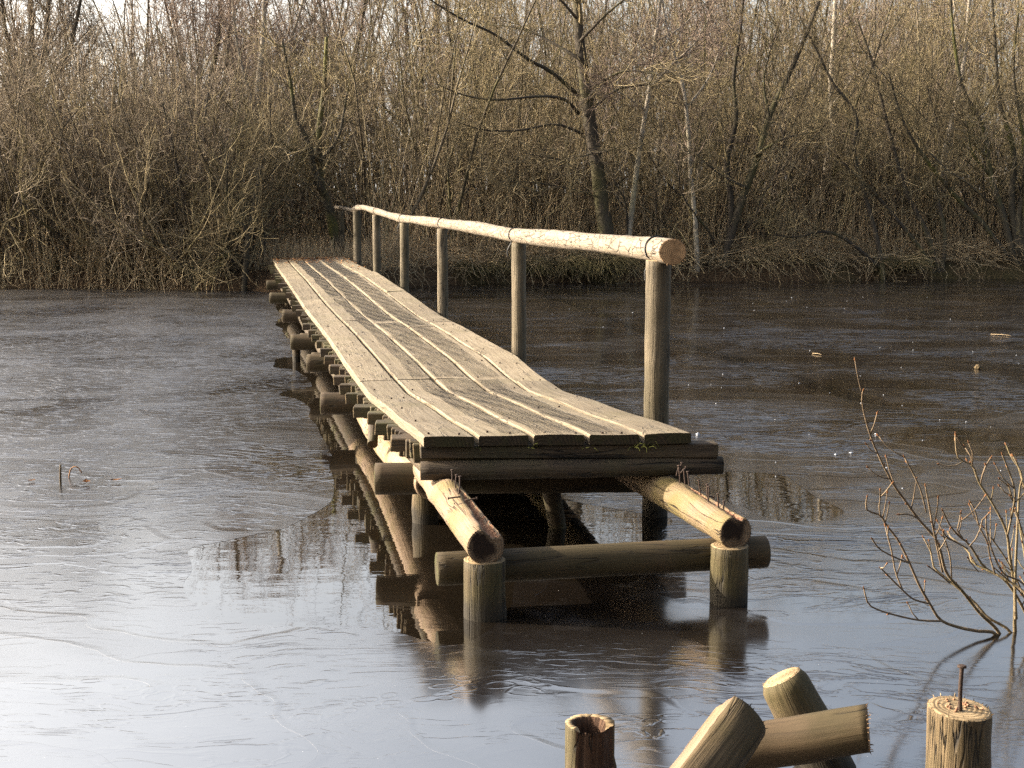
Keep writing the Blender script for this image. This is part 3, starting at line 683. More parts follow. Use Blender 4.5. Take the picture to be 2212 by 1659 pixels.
# grass and moss rooted between the plank ends
mb = MB()
for v in (.235, .48, .725, .97, .99, 1.02, .95):
    for _ in range(6):
        b = B(SK * v + random.uniform(-.03, .02), v + random.uniform(-.03, .03), .545); t = b + Vector((random.uniform(-.03, .03), -random.uniform(0, .04), random.uniform(-.02, .03)))
        mb.log([b, (b + t) / 2 + Z * .008, t], [.0016, .0012, .0006], sides=4, step=.02, wob=0, mend=0)
tag(mb.build('moss_tufts', M['moss'], bridge), kind='stuff')

# ---------------------------------------------------------------- broken posts and loose logs in the foreground
def simple(name, pts, rad, mats, label, cat, **kw):
    root = Vector(pts[0]); mb = MB(); mb.log(pts, rad, **kw); return tag(mb.build(name, [M[m] for m in mats]), label, cat)
# right-hand stump with a tall nail
ps = at(2072, 1531, 3.52)
root = tag(empty('post_stump', (ps.x, ps.y, 0)), 'sawn-off upright post stump with one tall rusty nail in its top', 'stump')
mb = MB(); mb.log([(ps.x, ps.y, -.4), (ps.x + .003, ps.y, ps.z * .5), (ps.x, ps.y, ps.z)], [.083, .081, .079], sides=40, step=.02, seed=201, wob=.08, knots=5, fibres=(0, 45), tilt1=Vector((.06, -.05, 1)).normalized())
mb.build('post', [M['stub'], M['post_end']], root)
nail(at(2074, 1537, 3.50), at(2078, 1441, 3.50), .0055, root, 2.1)
mb = MB()
for _ in range(16):
    a = random.uniform(0, 6.28); r = random.uniform(.01, .055); c = Vector((ps.x + r * math.cos(a), ps.y + r * math.sin(a), ps.z + .006)); d = Vector((random.uniform(-1, 1), random.uniform(-1, 1), random.uniform(0, .6))).normalized()
    mb.log([c - d * .007, c, c + d * .007], [.001, .004, .0015], sides=5, step=.006, wob=.2, mend=0)
tag(mb.build('wood_chips', M['splint'], root), kind='stuff')
# hollow broken stump
ph = at(1275, 1561, 3.80)
root = tag(empty('broken_post', (ph.x, ph.y, 0)), 'hollow rotten post stump broken open at the front', 'stump')
def hollow():
    mb = MB(); n = 56; ro, ri = .068, .047; rings = []
    zs = [-.4, 0, .1] + [ph.z * .45 + i * (ph.z * .55) / 14 for i in range(15)]
    def front(th):                                            # 0..1 inside the broken sector (faces the camera, to the right)
        c = math.cos(th - R(-62)); return max(0, min(1, (c - .35) * 4))
    for zi, z in enumerate(zs):
        ring = []
        for j in range(n):
            th = 2 * math.pi * j / n; fz = front(th)
            r = ro * (1 + .05 * mnoise.noise(Vector((math.cos(th) * 2, math.sin(th) * 2, z * 3)))) - .014 * fz - .004 * fz * abs(mnoise.noise(Vector((th * 9, z * 22, 1))))
            if z < ph.z - .10 and fz > 0: r += .012 * min(1, (ph.z - .10 - z) / .05) * (1 if mnoise.noise(Vector((th * 6, 0, 3))) > -.1 else .3)
            zz = z - (.022 * fz + .008 * fz * mnoise.noise(Vector((th * 12, 5, 0))) + .004 * mnoise.noise(Vector((th * 8, 1, 0)))) * (1 if zi == len(zs) - 1 else 0)
            ring.append(len(mb.v)); mb.v.append(Vector((ph.x + r * math.cos(th), ph.y + r * math.sin(th), zz)))
        rings.append(ring)
    inner = []
    for zi, dz in enumerate((0, -.02, -.06, -.12)):
        ring = []
        for j in range(n):
            th = 2 * math.pi * j / n; r = ri - .012 * zi * .6 + .006 * mnoise.noise(Vector((th * 4, dz * 30, 2))); top = mb.v[rings[-1][j]].z
            ring.append(len(mb.v)); mb.v.append(Vector((ph.x - .004 + r * math.cos(th), ph.y + r * math.sin(th), top + dz)))
        inner.append(ring)
    def strip(a, b, m, flag):
        for j in range(n):
            k = (j + 1) % n; th = 2 * math.pi * (j + .5) / n; mm = m
            if flag and front(th) > .3: mm = 2
            z0, z1 = mb.v[a[j]].z, mb.v[b[j]].z; v0, v1 = j / n * .43, (j + 1) / n * .43
            mb.face([a[j], a[k], b[k], b[j]], [(z0, v0), (z0, v1), (z1, v1), (z1, v0)], mm)
    for a, b in zip(rings, rings[1:]): strip(a, b, 0, True)
    strip(rings[-1], inner[0], 1, False)
    for a, b in zip(inner, inner[1:]): strip(a, b, 2, False)
    mb.face(inner[-1], [(0, 0)] * n, 2)
    return mb
hollow().build('post', [M['stub'], M['post_end'], M['rot']], root)
mb = MB()
for i in range(7):
    th = R(-40 + i * 9); b = Vector((ph.x + .064 * math.cos(th), ph.y + .064 * math.sin(th), ph.z - .2)); t = b + Vector((.012 + .006 * i * .5, -.004, .085 - .012 * i + random.uniform(-.01, .01)))
    mb.box((b + t) / 2, (t - b).normalized(), Vector((math.sin(th), -math.cos(th), 0)), Vector((math.cos(th), math.sin(th), 0)), (t - b).length / 2, .007, .004, 0, 0, .003, 0)
tag(mb.build('splinters', M['rot'], root), kind='stuff')
# short post leaning left out of the ice
pb = onz(1787, 1652); pt = at(1688, 1463, 4.10)
simple('leaning_post', [pb - (pt - pb) * .6, pb, (pb + pt) / 2, pt - (pt - pb) * .16, pt - (pt - pb) * .08, pt], [.072, .074, .074, .0735, .073, .061], ('stub', 'post_end'), 'short greenish post leaning out of the ice with a pale chamfered top', 'post', sides=36, step=.02, seed=211, wob=.06, knots=3, fibres=(0, 20))
# log lying across in front of it
simple('lying_log', [at(1590, 1619, 3.93), at(1735, 1596, 3.885), at(1874, 1573, 3.84)], [.067, .067, .066], ('beam', 'rail_end'), 'brown round log lying across the leaning posts', 'log', sides=36, step=.02, seed=215, wob=.05, knots=4, fibres=(0, 60), tilt1=Vector((1, -.25, .12)).normalized())
# thick leaning log in front
l0 = at(1500, 1680, 3.52); l1 = at(1596, 1551, 3.66)
ldir = (l1 - l0).normalized()
mb = MB(); mb.log([l0 - ldir * .35, l0, (l0 + l1) / 2, l1], [.086, .086, .085, .083], sides=44, step=.02, seed=221, wob=.09, knots=4, fibres=(0, 40))
fn = Vector((-.92, -.08, .38)); fn = (fn - ldir * fn.dot(ldir)).normalized()
for i, p in enumerate(mb.v):                                   # a flat split face along its left side
    d = (Vector(p) - l0); d -= ldir * d.dot(ldir); k = d.dot(fn)
    if k > .055: mb.v[i] = Vector(p) - fn * (k - .055 - .003 * mnoise.noise(Vector(p) * 40))
for fi, f in enumerate(mb.f):
    cc = sum((Vector(mb.v[i]) for i in f), Vector()) / len(f) - l0; cc -= ldir * cc.dot(ldir)
    if mb.m[fi] == 0 and cc.dot(fn) > .0525: mb.m[fi] = 2
tag(mb.build('leaning_log', [M['stub'], M['log_end'], M['log']]), 'thick weathered log leaning to the right with a pale split side', 'log')

# ---------------------------------------------------------------- leafless bush standing in the ice on the right
def z2(x, y): return (3300 + x * .7236) * 2212 / 4096, (1500 + y * .7236) * 2212 / 4096
BR = [
 ([(965, 1430), (850, 1310), (760, 1195), (670, 1090), (620, 920), (520, 800), (440, 690), (370, 590), (290, 430), (240, 300), (205, 150), (212, 85)], 5.12, 4.6, .011),
 ([(950, 1437), (840, 1415), (740, 1395), (640, 1355), (580, 1265), (520, 1160), (465, 1035), (405, 915), (340, 830), (305, 775), (230, 745), (232, 675)], 5.1, 4.75, .011),
 ([(640, 1360), (520, 1355), (400, 1330), (300, 1300), (240, 1265), (215, 1180)], 5.0, 4.85, .006),
 ([(1030, 1425), (900, 1340), (830, 1260), (690, 1140), (600, 1060), (590, 990), (545, 900)], 5.15, 5.2, .010),
 ([(650, 1090), (625, 980), (600, 860), (575, 720), (555, 615)], 5.0, 4.9, .006),
 ([(560, 760), (530, 640), (480, 530), (440, 455)], 4.9, 4.85, .004),
 ([(1050, 1420), (1050, 1280), (1045, 1160), (1020, 1000), (1010, 900), (985, 820), (920, 700), (850, 590), (815, 500), (735, 455), (720, 330)], 5.2, 5.0, .012),
 ([(1140, 1440), (1100, 1300), (1000, 1140), (880, 1060), (800, 940), (740, 890), (690, 830), (650, 750)], 5.15, 4.9, .010),
 ([(1150, 1330), (1100, 1200), (960, 1110), (820, 1040), (790, 970), (700, 900), (680, 870)], 5.1, 5.3, .008),
 ([(1010, 880), (1040, 740), (1050, 640), (1020, 540), (980, 440)], 5.1, 5.0, .006),
 ([(1055, 1350), (1050, 1200), (1060, 900), (1075, 640), (1090, 560), (1040, 450)], 5.2, 5.25, .010),
 ([(860, 600), (880, 520), (915, 460)], 5.02, 5.0, .004), ([(815, 500), (800, 430), (775, 400)], 5.0, 5.0, .0035), ([(815, 490), (815, 420), (795, 375)], 5.0, 4.98, .0035),
 ([(800, 945), (850, 880), (870, 800), (905, 765)], 4.95, 4.9, .004), ([(760, 900), (730, 860), (750, 790), (750, 765)], 4.9, 4.9, .004),
 ([(790, 960), (680, 900), (655, 870)], 4.95, 4.9, .004), ([(940, 1100), (910, 1000), (900, 930), (850, 830), (830, 750), (805, 705)], 5.0, 4.95, .005),
 ([(430, 1190), (390, 1090), (370, 980), (345, 880), (350, 845)], 4.95, 4.9, .0045), ([(580, 1265), (490, 1240), (425, 1185), (340, 1100), (305, 1065)], 5.0, 4.8, .005),
 ([(465, 1040), (370, 1000), (300, 960), (260, 905)], 4.95, 4.8, .0045), ([(305, 775), (300, 690), (340, 640), (370, 600)], 4.8, 4.75, .0035),
 ([(1200, 1440), (1180, 1200), (1150, 900), (1120, 700), (1060, 480)], 5.2, 5.3, .012), ([(1250, 1450), (1240, 1100), (1230, 800), (1160, 500)], 5.3, 5.5, .012),
 ([(1180, 1250), (1080, 1140), (980, 1090), (900, 900), (890, 790)], 5.0, 4.9, .006), ([(700, 1120), (690, 1000), (655, 890), (650, 860)], 5.0, 4.95, .004),
 ([(690, 1150), (630, 1100), (575, 1060)], 5.05, 5.0, .004), ([(850, 1090), (800, 1030), (790, 1010)], 5.0, 4.95, .003),
 ([(520, 800), (470, 770), (410, 770)], 4.85, 4.8, .0035), ([(600, 850), (620, 740), (625, 680)], 4.95, 4.9, .0035),
]
for q in range(9):
    x0 = 1130 + q * 22; h = random.uniform(350, 900); lean = random.uniform(-330, 120)
    BR.append(([(x0, 1435), (x0 + lean * .25 + random.uniform(-20, 20), 1435 - h * .33), (x0 + lean * .6 + random.uniform(-25, 25), 1435 - h * .68), (x0 + lean, 1435 - h)], 5.2, random.uniform(4.9, 5.5), random.uniform(.005, .009)))
bush = tag(empty('willow_bush', tuple(onz(2165, 1402))), 'leafless budding bush growing out of the ice near the right edge', 'bush')
bud = MB(); side = MB()
M['bush'] = bark('bush_bark', [(0, (.11, .08, .052)), (.5, (.19, .14, .09)), (1, (.30, .235, .16))], moss=.3, moss_col=(.18, .165, .05), scale=20)
M['bud'] = bark('bud', [(0, (.17, .075, .03)), (1, (.26, .12, .05))], moss=0)
for bi, (pix, Ya, Yb, r) in enumerate(BR):
    if pix[0][1] > 1400:                                      # rooted in the ice
        q = z2(*pix[0]); Yr = onz(q[0], q[1]).y; Ya, Yb = Yr, Yb + Yr - Ya
    mb = MB(); n = len(pix); pts = []
    for i, (x, y) in enumerate(pix):
        p = z2(x, y); t = i / (n - 1); pts.append(at(p[0], p[1], Ya + (Yb - Ya) * t))
    if pix[0][1] > 1400: pts.insert(0, pts[0] + Vector((.03, .02, -.12)))
    n = len(pts); r1 = .0028
    r *= .68; rad = [r + (r1 - r) * (i / (n - 1)) ** .8 for i in range(n)]
    P = mb.log(pts, rad, sides=7, step=.03, seed=300 + bi, wob=.15, mend=0)
    for i in range(2, len(P)):
        d = (P[i] - P[i - 1]).normalized()
        if random.random() < .30 and P[i].z > .12:
            q = d.cross(Vector((random.uniform(-1, 1), random.uniform(-1, 1), random.uniform(-1, 1)))).normalized()
            e = (d * .8 + q * .6).normalized(); b0 = P[i]
            if random.random() < .42:
                ln = random.uniform(.03, .13); e2 = (e + Z * .5).normalized(); t1 = b0 + e * ln * .5; t2 = t1 + e2 * ln * .5
                side.log([b0, t1, t2], [.0028, .0022, .0018], sides=5, step=.03, wob=.1, mend=0)
                b0, e = t2, e2
            bud.log([b0, b0 + e * .005, b0 + e * .013], [.0018, .0038, .0010], sides=5, step=.005, wob=0, mend=0)
    mb.build('branch', [M['bush']], bush)
    bud.log([P[-1], P[-1] + (P[-1] - P[-2]).normalized() * .012], [.0035, .001], sides=5, step=.006, wob=0, mend=0)
tag(side.build('crown', [M['bush']], bush), kind='stuff'); tag(bud.build('buds', [M['bud']], bush), kind='stuff')

# ---------------------------------------------------------------- trees one can tell apart
def np_path(pts, K):
    pts = [np.array(p) for p in pts]; d = np.cumsum([0] + [np.linalg.norm(b - a) for a, b in zip(pts, pts[1:])]); s = np.linspace(0, d[-1], K)
    A = np.array(pts); return np.stack([np.interp(s, d, A[:, i]) for i in range(3)], 1)
def tree(name, label, cat, Y, stems, limbs, mats, crown, group=None):
    """stems / limbs: lists of (picture points, r0, r1, depth drift); crown: dict of branch numbers"""
    base = None; tparts = []; allP = []; allR = []
    mb = MB()
    for kind, lst in (('s', stems), ('l', limbs)):
        for i, (pix, r0, r1, dr) in enumerate(lst):
            n = len(pix); pts = [at(x, y, Y + dr * k / (n - 1)) for k, (x, y) in enumerate(pix)]
            if kind == 's':
                g = ground_z(pts[0].x, pts[0].y)
                if pts[0].z > g - .05 and i == 0: pts.insert(0, Vector((pts[0].x + (pts[0].x - pts[1].x) * .3, pts[0].y, g - .15))); n += 1
                if base is None: base = Vector((pts[0].x, pts[0].y, max(g, 0)))
            rad = [r0 + (r1 - r0) * k / (n - 1) for k in range(n)]
            if kind == 's' and i == 0 and r0 > .06: rad[0] *= 1.25
            P = mb.log(pts, rad, sides=10 if r0 > .05 else 7, step=.22, seed=i + int(Y * 10), wob=.10, mend=0)
            K = 12; allP.append(np_path([tuple(p) for p in P], K)); allR.append(np.linspace(r0, r1, K))
    root = tag(empty(name, base), label, cat, group)
    P0 = np.array(allP); R0 = np.array(allR); ns = len(stems)
    A1 = spawn(P0, R0, crown['n1'], crown.get('t0', .3), 1, .5, 1.15, crown['l1'] * .5, crown['l1'], .45, .008, 7, .16, crown.get('up', .06), rel=True)
    A2 = spawn(A1[0], A1[1], crown['n2'], .15, 1, .4, 1.0, .35, .95, .5, .0055, 5, .2, .07)
    A3 = spawn(A2[0], A2[1], crown['n3'], .2, 1, .4, 1.0, .2, .5, .6, .0042, 4, .2, .06)
    o = mb.build('trunk', [mats[0]], root)
    me = np_mesh('crown', [(A1[0], A1[1], 4, 0), (A2[0], A2[1], 3, 0), (A3[0], A3[1], 3, 0)], [mats[1]])
    link('crown', me, root)
    return root
TRUNKS = [
 ('alder_tree', 'big dark alder with wide low limbs standing behind the handrail end', 'tree', 27.3,
  [([(1312, 520), (1300, 440), (1290, 360), (1275, 270), (1264, 180), (1252, 90), (1246, 0), (1236, -120), (1228, -260), (1225, -420)], .165, .05, .3)],
  [([(1248, 205), (1190, 155), (1140, 128), (1070, 75), (1005, 45), (930, 0), (860, -60)], 0.0434, .008, -2.0), ([(1250, 245), (1220, 215), (1165, 208), (1070, 216), (1000, 205), (940, 180)], 0.0372, .008, -1.6),
   ([(1258, 290), (1200, 268), (1120, 282), (1040, 280), (985, 262)], 0.0279, .008, -1.0), ([(1268, 215), (1310, 170), (1360, 152), (1420, 160), (1470, 150)], 0.0310, .008, -1.2),
   ([(1264, 250), (1330, 195), (1380, 185), (1450, 175)], 0.0279, .008, .8), ([(1255, 130), (1190, 90), (1120, 60), (1040, 52)], 0.0310, .008, 1.0), ([(1252, 90), (1310, 30), (1370, -20), (1430, -90)], 0.0310, .008, -.8),
   ([(1284, 330), (1230, 345), (1180, 340), (1130, 330)], 0.0155, .008, -.8), ([(1278, 330), (1320, 325), (1352, 300)], 0.0155, .008, -.5), ([(1246, 40), (1190, -20), (1120, -60), (1050, -130)], 0.0310, .008, -1.0),
   ([(1300, 430), (1250, 412), (1160, 395), (1080, 392)], 0.0124, .008, -1.2)], ('trunk_dark', 'twig_olive'), dict(n1=7, n2=6, n3=4, l1=1.5, t0=.25)),
 ('birch_tree', 'slender birch with a pale sunlit trunk right of the big alder', 'tree', 27.4,
  [([(1358, 510), (1368, 430), (1378, 350), (1390, 270), (1402, 200), (1412, 110), (1424, 20), (1440, -120), (1450, -260)], .062, .02, 0)],
  [([(1405, 190), (1450, 140), (1500, 95), (1530, 40)], .028, .008, -.6), ([(1395, 240), (1350, 205), (1310, 190)], .018, .006, -.5), ([(1415, 90), (1470, 60), (1530, 0)], .025, .008, .5)], ('trunk_pale', 'twig_red'), dict(n1=9, n2=5, n3=4, l1=1.1, t0=.35)),
 ('willow_tree', 'forked mossy willow leaning left behind the far end of the bridge', 'tree', 26.4,
  [([(738, 548), (722, 500), (708, 440), (692, 395), (688, 330), (690, 270), (700, 190), (705, 80)], .125, .03, .6), ([(700, 420), (680, 380), (668, 310), (640, 260), (628, 180), (610, 90)], .07, .02, -.3)],
  [([(690, 350), (730, 300), (745, 230), (760, 150)], .04, .01, .4), ([(668, 320), (640, 330), (600, 300), (560, 285)], .03, .008, -.7), ([(692, 395), (660, 400), (630, 385)], .03, .008, -.4)], ('trunk_moss', 'twig_olive'), dict(n1=8, n2=6, n3=4, l1=1.2, t0=.3)),
 ('willow_tree', 'dark leaning willow right of the birch, crossing stems rising to the upper right', 'tree', 27.7,
  [([(1568, 545), (1590, 470), (1612, 405), (1640, 330), (1662, 250), (1700, 170), (1735, 90), (1770, 0), (1800, -120)], .10, .025, .3), ([(1572, 540), (1580, 440), (1570, 350), (1590, 260), (1585, 170), (1600, 60), (1610, -60)], .07, .02, .5)],
  [([(1640, 330), (1690, 300), (1760, 285)], .035, .008, -.6), ([(1612, 405), (1560, 380), (1500, 330)], .03, .008, -.7), ([(1662, 250), (1650, 170), (1680, 60)], .03, .01, .2)], ('trunk_dark', 'twig_olive'), dict(n1=9, n2=6, n3=4, l1=1.3, t0=.3)),
 ('birch_tree', 'thin birch with a reddish foot just right of the handrail end', 'tree', 27.5,
  [([(1505, 540), (1500, 460), (1492, 380), (1488, 300), (1478, 200), (1460, 130), (1440, 60), (1425, -30)], .055, .02, 0)],
  [([(1485, 230), (1530, 170), (1560, 90)], .025, .008, .3), ([(1470, 170), (1420, 140), (1380, 135)], .02, .006, -.5)], ('trunk_pale', 'twig_red'), dict(n1=8, n2=5, n3=4, l1=1.1, t0=.35)),
 ('birch_tree', 'pale birch trunk standing deep in the thicket between the willows', 'tree', 31.5,
  [([(1770, 520), (1778, 440), (1785, 360), (1800, 300), (1795, 200), (1800, 100), (1805, 0), (1815, -120)], .10, .04, .2)],
  [([(1795, 230), (1840, 170), (1870, 80)], .03, .01, 0)], ('trunk_pale', 'twig_red'), dict(n1=9, n2=5, n3=4, l1=1.3, t0=.4)),
 ('birch_tree', 'pale birch pair stems rising at the right of the thicket', 'tree', 31.0,
  [([(2010, 500), (2030, 400), (2045, 310), (2062, 240), (2080, 150), (2090, 50), (2100, -80)], .09, .03, .2), ([(2025, 480), (2050, 350), (2062, 230), (2075, 120), (2060, 0)], .05, .02, .4)],
  [], ('trunk_pale', 'twig_red'), dict(n1=9, n2=5, n3=4, l1=1.3, t0=.4)),
 ('willow_tree', 'many-stemmed mossy willow at the right edge of the far bank', 'tree', 28.5,
  [([(2190, 560), (2165, 460), (2140, 380), (2125, 280), (2080, 190), (2060, 80), (2050, -60)], .085, .02, 0), ([(2200, 555), (2185, 440), (2190, 330), (2160, 220), (2150, 100), (2140, -50)], .08, .02, .3),
   ([(2210, 560), (2200, 470), (2230, 370), (2260, 250), (2270, 100)], .09, .02, .1), ([(2180, 560), (2120, 480), (2060, 420), (1990, 330), (1950, 260), (1920, 160)], .055, .015, -.5), ([(2205, 560), (2215, 420), (2210, 300), (2190, 160), (2200, 20)], .05, .015, -.3)],
  [([(2140, 380), (2100, 330), (2090, 260)], .03, .01, -.4)], ('trunk_moss', 'twig_olive'), dict(n1=10, n2=6, n3=4, l1=1.4, t0=.3)),
 ('willow_tree', 'low willow with long bare stems sloping left over the right bank', 'tree', 28.2,
  [([(2025, 600), (1990, 540), (1950, 490), (1900, 430), (1850, 380), (1820, 350)], .05, .02, -.2), ([(2030, 598), (2000, 500), (1960, 420), (1930, 320), (1905, 220), (1880, 120), (1850, 40)], .06, .015, .4), ([(2034, 598), (2040, 500), (2020, 400), (2030, 300), (2000, 180)], .05, .015, .3)],
  [], ('trunk_dark', 'twig_olive'), dict(n1=10, n2=6, n3=4, l1=1.2, t0=.3)),
 ('willow_tree', 'slanting grey willow stem between birch and right bank, with arching branches', 'tree', 27.8,
  [([(1905, 575), (1890, 500), (1870, 430), (1845, 330), (1850, 250), (1800, 180), (1760, 100), (1720, 20)], .06, .015, .3), ([(1900, 578), (1830, 520), (1780, 500), (1720, 512), (1660, 505)], .04, .012, -.5)],
  [], ('trunk_dark', 'twig_olive'), dict(n1=11, n2=6, n3=4, l1=1.2, t0=.3)),
 ('tall_tree', 'tall tree with fanned upright branches at the upper left corner', 'tree', 32.0,
  [([(90, 560), (88, 420), (80, 300), (72, 200), (68, 100), (66, 0), (60, -140)], .12, .05, 0), ([(82, 330), (50, 240), (25, 140), (8, 40), (0, -80)], .08, .03, .4), ([(78, 270), (110, 190), (150, 100), (172, 10), (185, -80)], .07, .025, -.4), ([(74, 220), (95, 120), (105, 20), (110, -100)], .06, .02, .5), ([(80, 290), (130, 230), (170, 150), (210, 80)], .05, .015, .6)],
  [], ('trunk_dark', 'twig'), dict(n1=14, n2=7, n3=5, l1=1.8, t0=.3, up=.14)),
 ('tall_tree', 'tall twin-stemmed tree standing left of centre above the brush', 'tree', 33.0,
  [([(420, 560), (430, 420), (440, 300), (450, 200), (470, 90), (478, -20), (480, -140)], .10, .035, 0), ([(440, 330), (470, 250), (488, 150), (495, 60), (500, -80)], .06, .02, .3), ([(445, 280), (400, 190), (380, 100), (355, 0)], .05, .015, -.3)],
  [], ('trunk_dark', 'twig_red'), dict(n1=14, n2=7, n3=5, l1=1.7, t0=.3, up=.14)),
 ('tall_tree', 'upright tree with close rising branches left of the bridge end', 'tree', 32.0,
  [([(560, 560), (565, 420), (560, 300), (558, 190), (568, 90), (572, 0), (580, -120)], .10, .035, 0), ([(560, 300), (590, 210), (620, 110), (650, 20), (670, -60)], .06, .02, .3), ([(560, 260), (530, 170), (510, 80), (500, -30)], .05, .02, -.3)],
  [], ('trunk_pale', 'twig_red'), dict(n1=14, n2=7, n3=5, l1=1.7, t0=.3, up=.14)),
 ('willow_tree', 'low crooked mossy limb arching over the water beside the bridge end', 'tree', 24.6,
  [([(528, 620), (532, 560), (535, 510), (520, 482), (480, 470), (440, 462)], .06, .02, -.3), ([(535, 520), (545, 450), (560, 380), (585, 290)], .04, .012, .3)],
  [([(532, 560), (500, 545), (470, 560)], .03, .01, -.3)], ('trunk_moss', 'twig_olive'), dict(n1=10, n2=5, n3=4, l1=1.0, t0=.2)),
 ('willow_tree', 'dark crooked willow leaning left low over the ice left of the bridge', 'tree', 24.9,
  [([(415, 605), (385, 560), (350, 520), (310, 480), (280, 450), (240, 420)], .06, .02, -.3), ([(420, 600), (410, 500), (390, 400), (370, 300), (350, 220)], .05, .015, .4), ([(425, 600), (440, 500), (455, 400), (440, 300), (450, 200)], .05, .015, .2)],
  [], ('trunk_dark', 'twig'), dict(n1=11, n2=6, n3=4, l1=1.2, t0=.25)),
 ('slim_tree', 'slim upright tree left of the big alder, rising behind the handrail', 'tree', 29.5,
  [([(965, 520), (970, 430), (975, 330), (972, 240), (980, 150), (968, 60), (960, -40)], .05, .02, 0)], [], ('trunk_dark', 'twig_olive'), dict(n1=16, n2=6, n3=4, l1=1.2, t0=.25)),
]
for (name, label, cat, Y, stems, limbs, mats, crown) in TRUNKS:
    tree(name, label, cat, Y, stems, limbs, (M[mats[0]], M[mats[1]]), crown)

# ---------------------------------------------------------------- willow shrubs along the bank: a few kinds, copied
def shrub_meshes(seed, n0, h, lean):
    a = RNG.uniform(0, 2 * np.pi, n0); rr = RNG.uniform(0, .35, n0)
    base = np.stack([rr * np.cos(a), rr * np.sin(a), np.full(n0, -.1)], 1)
    le = RNG.uniform(.1, lean, n0)
    d = np.stack([np.cos(a) * np.sin(le), np.sin(a) * np.sin(le), np.cos(le)], 1)
    S = grow(base, d, RNG.uniform(h * .55, h, n0), RNG.uniform(.014, .034, n0), np.full(n0, .006), 11, .12, .035)
    A1 = spawn(S[0], S[1], 7, .12, .97, .4, 1.1, .5, 1.4, .45, .0050, 8, .20, .06)
    A2 = spawn(A1[0], A1[1], 7, .15, 1, .5, 1.2, .2, .7, .6, .0036, 5, .25, .04)
    return S, A1, A2
KINDS = []
for i in range(6):
    S, A1, A2 = shrub_meshes(i, 8 + i, 2.8 + .35 * i, (.75, .6, .5, .85, .65, .42)[i])
    mt = M['twig'] if i % 2 == 0 else M['twig_olive']
    KINDS.append((np_mesh('trunk', [(S[0], S[1], 5, 0)], [M['trunk_dark'] if i % 3 else M['twig_olive']]), np_mesh('crown', [(A1[0], A1[1], 3, 0), (A2[0], A2[1], 3, 0)], [mt])))
def place_shrub(x, y, k, rz, sc, label, group):
    r = empty('willow_shrub', (x, y, max(ground_z(x, y), -.1))); r.rotation_euler = (0, 0, rz); r.scale = sc
    tag(r, label, 'shrub', group)
    for nm, me in zip(('trunk', 'crown'), KINDS[k]):
        o = bpy.data.objects.new(nm, me); C.objects.link(o); o.parent = r
rs = random.Random(5)
ORD = ['first', 'second', 'third', 'fourth', 'fifth', 'sixth', 'seventh', 'eighth', 'ninth', 'tenth', 'eleventh', 'twelfth', 'thirteenth', 'fourteenth']
LOOK = ['low spreading', 'bushy', 'upright', 'wide sprawling', 'tall loose', 'tall upright']
for i in range(12):
    x = -4.75 - 6.2 * (i + rs.uniform(-.3, .3)) / 12; y = shore_y(x) + rs.choice((.1, .3, .6)) + rs.uniform(-.1, .2); k = rs.randrange(6)
    place_shrub(x, y, k, rs.uniform(0, 6.28), (rs.uniform(.85, 1.1), rs.uniform(.85, 1.1), rs.uniform(.85, 1.1)),
                LOOK[k] + ' bare shrub at the ice edge, ' + ORD[i] + ' left of the bridge end', 'willow shrubs left of the bridge')
for i in range(14):
    x = -1.3 + 12.6 * (i + rs.uniform(-.3, .3)) / 14; y = shore_y(x) + rs.choice((.8, 1.2, 1.8)) + rs.uniform(-.1, .4); k = rs.randrange(6)
    place_shrub(x, y, k, rs.uniform(0, 6.28), (rs.uniform(.8, 1.1), rs.uniform(.8, 1.1), rs.uniform(.8, 1.15)),
                LOOK[k] + ' bare shrub on the far bank, ' + ORD[i] + ' right of the bridge end', 'willow shrubs right of the bridge')

# ---------------------------------------------------------------- stuff: thicket, far wood, reeds
def scatter(n, x0, x1, d0, d1, bias=1.0, clear=True):
    x = RNG.uniform(x0, x1, n); d = d0 + (d1 - d0) * RNG.uniform(0, 1, n) ** bias
    y = np.array([shore_y(a) for a in x]) + d
    if clear:                                                  # the path that goes on from the end of the bridge
        u = (x - O2.x) * U.x + (y - O2.y) * U.y; v = (x - O2.x) * V.x + (y - O2.y) * V.y
        k = (u > 23.5) | (v < -.9) | (v > 1.75); x, y = x[k], y[k]
    z = np.array([ground_z(a, b) for a, b in zip(x, y)])
    return np.stack([x, y, z], 1)
M['stem'] = bark('brush_stems', [(0, (0.050, 0.040, 0.027)), (.5, (0.106, 0.085, 0.056)), (.8, (0.188, 0.150, 0.100)), (1, (0.375, 0.312, 0.213))], moss=.4, moss_col=(.13, .12, .03), scale=12)
def thicket(name, n, x0, x1, d0, d1, h0, h1, mat, label, n1=6, n2=7, rmul=1.0):
    b = scatter(n, x0, x1, d0, d1, 1.2); b[:, 2] -= .1; n = len(b)
    d = RNG.normal(size=(n, 3)) * .36; d[:, 2] = 1
    ln = RNG.uniform(h0, h1, n) * (1 + .02 * (b[:, 1] - 26))
    S = grow(b, d, ln, np.where(RNG.uniform(0, 1, n) < .3, RNG.uniform(.022, .042, n), RNG.uniform(.008, .02, n)) * rmul, np.full(n, .006 * rmul), 9, .10, .035)
    A1 = spawn(S[0], S[1], n1, .2, .98, .4, 1.1, .5, 1.4, .5, .0050 * rmul, 6, .20, .06)
    A2 = spawn(A1[0], A1[1], n2, .15, 1, .5, 1.2, .2, .75, .6, .0038 * rmul, 4, .26, .04)
    o = link(name, np_mesh(name, [(S[0], S[1], 5, 1), (A1[0], A1[1], 3, 0), (A2[0], A2[1], 3, 0)], [mat, M['stem']]))
    return tag(o, label, 'thicket', kind='stuff')
thicket('thicket', 820, -11.5, -3.0, .6, 11, 2.0, 4.5, M['twig'], 'dense leafless brushwood behind the left bank')
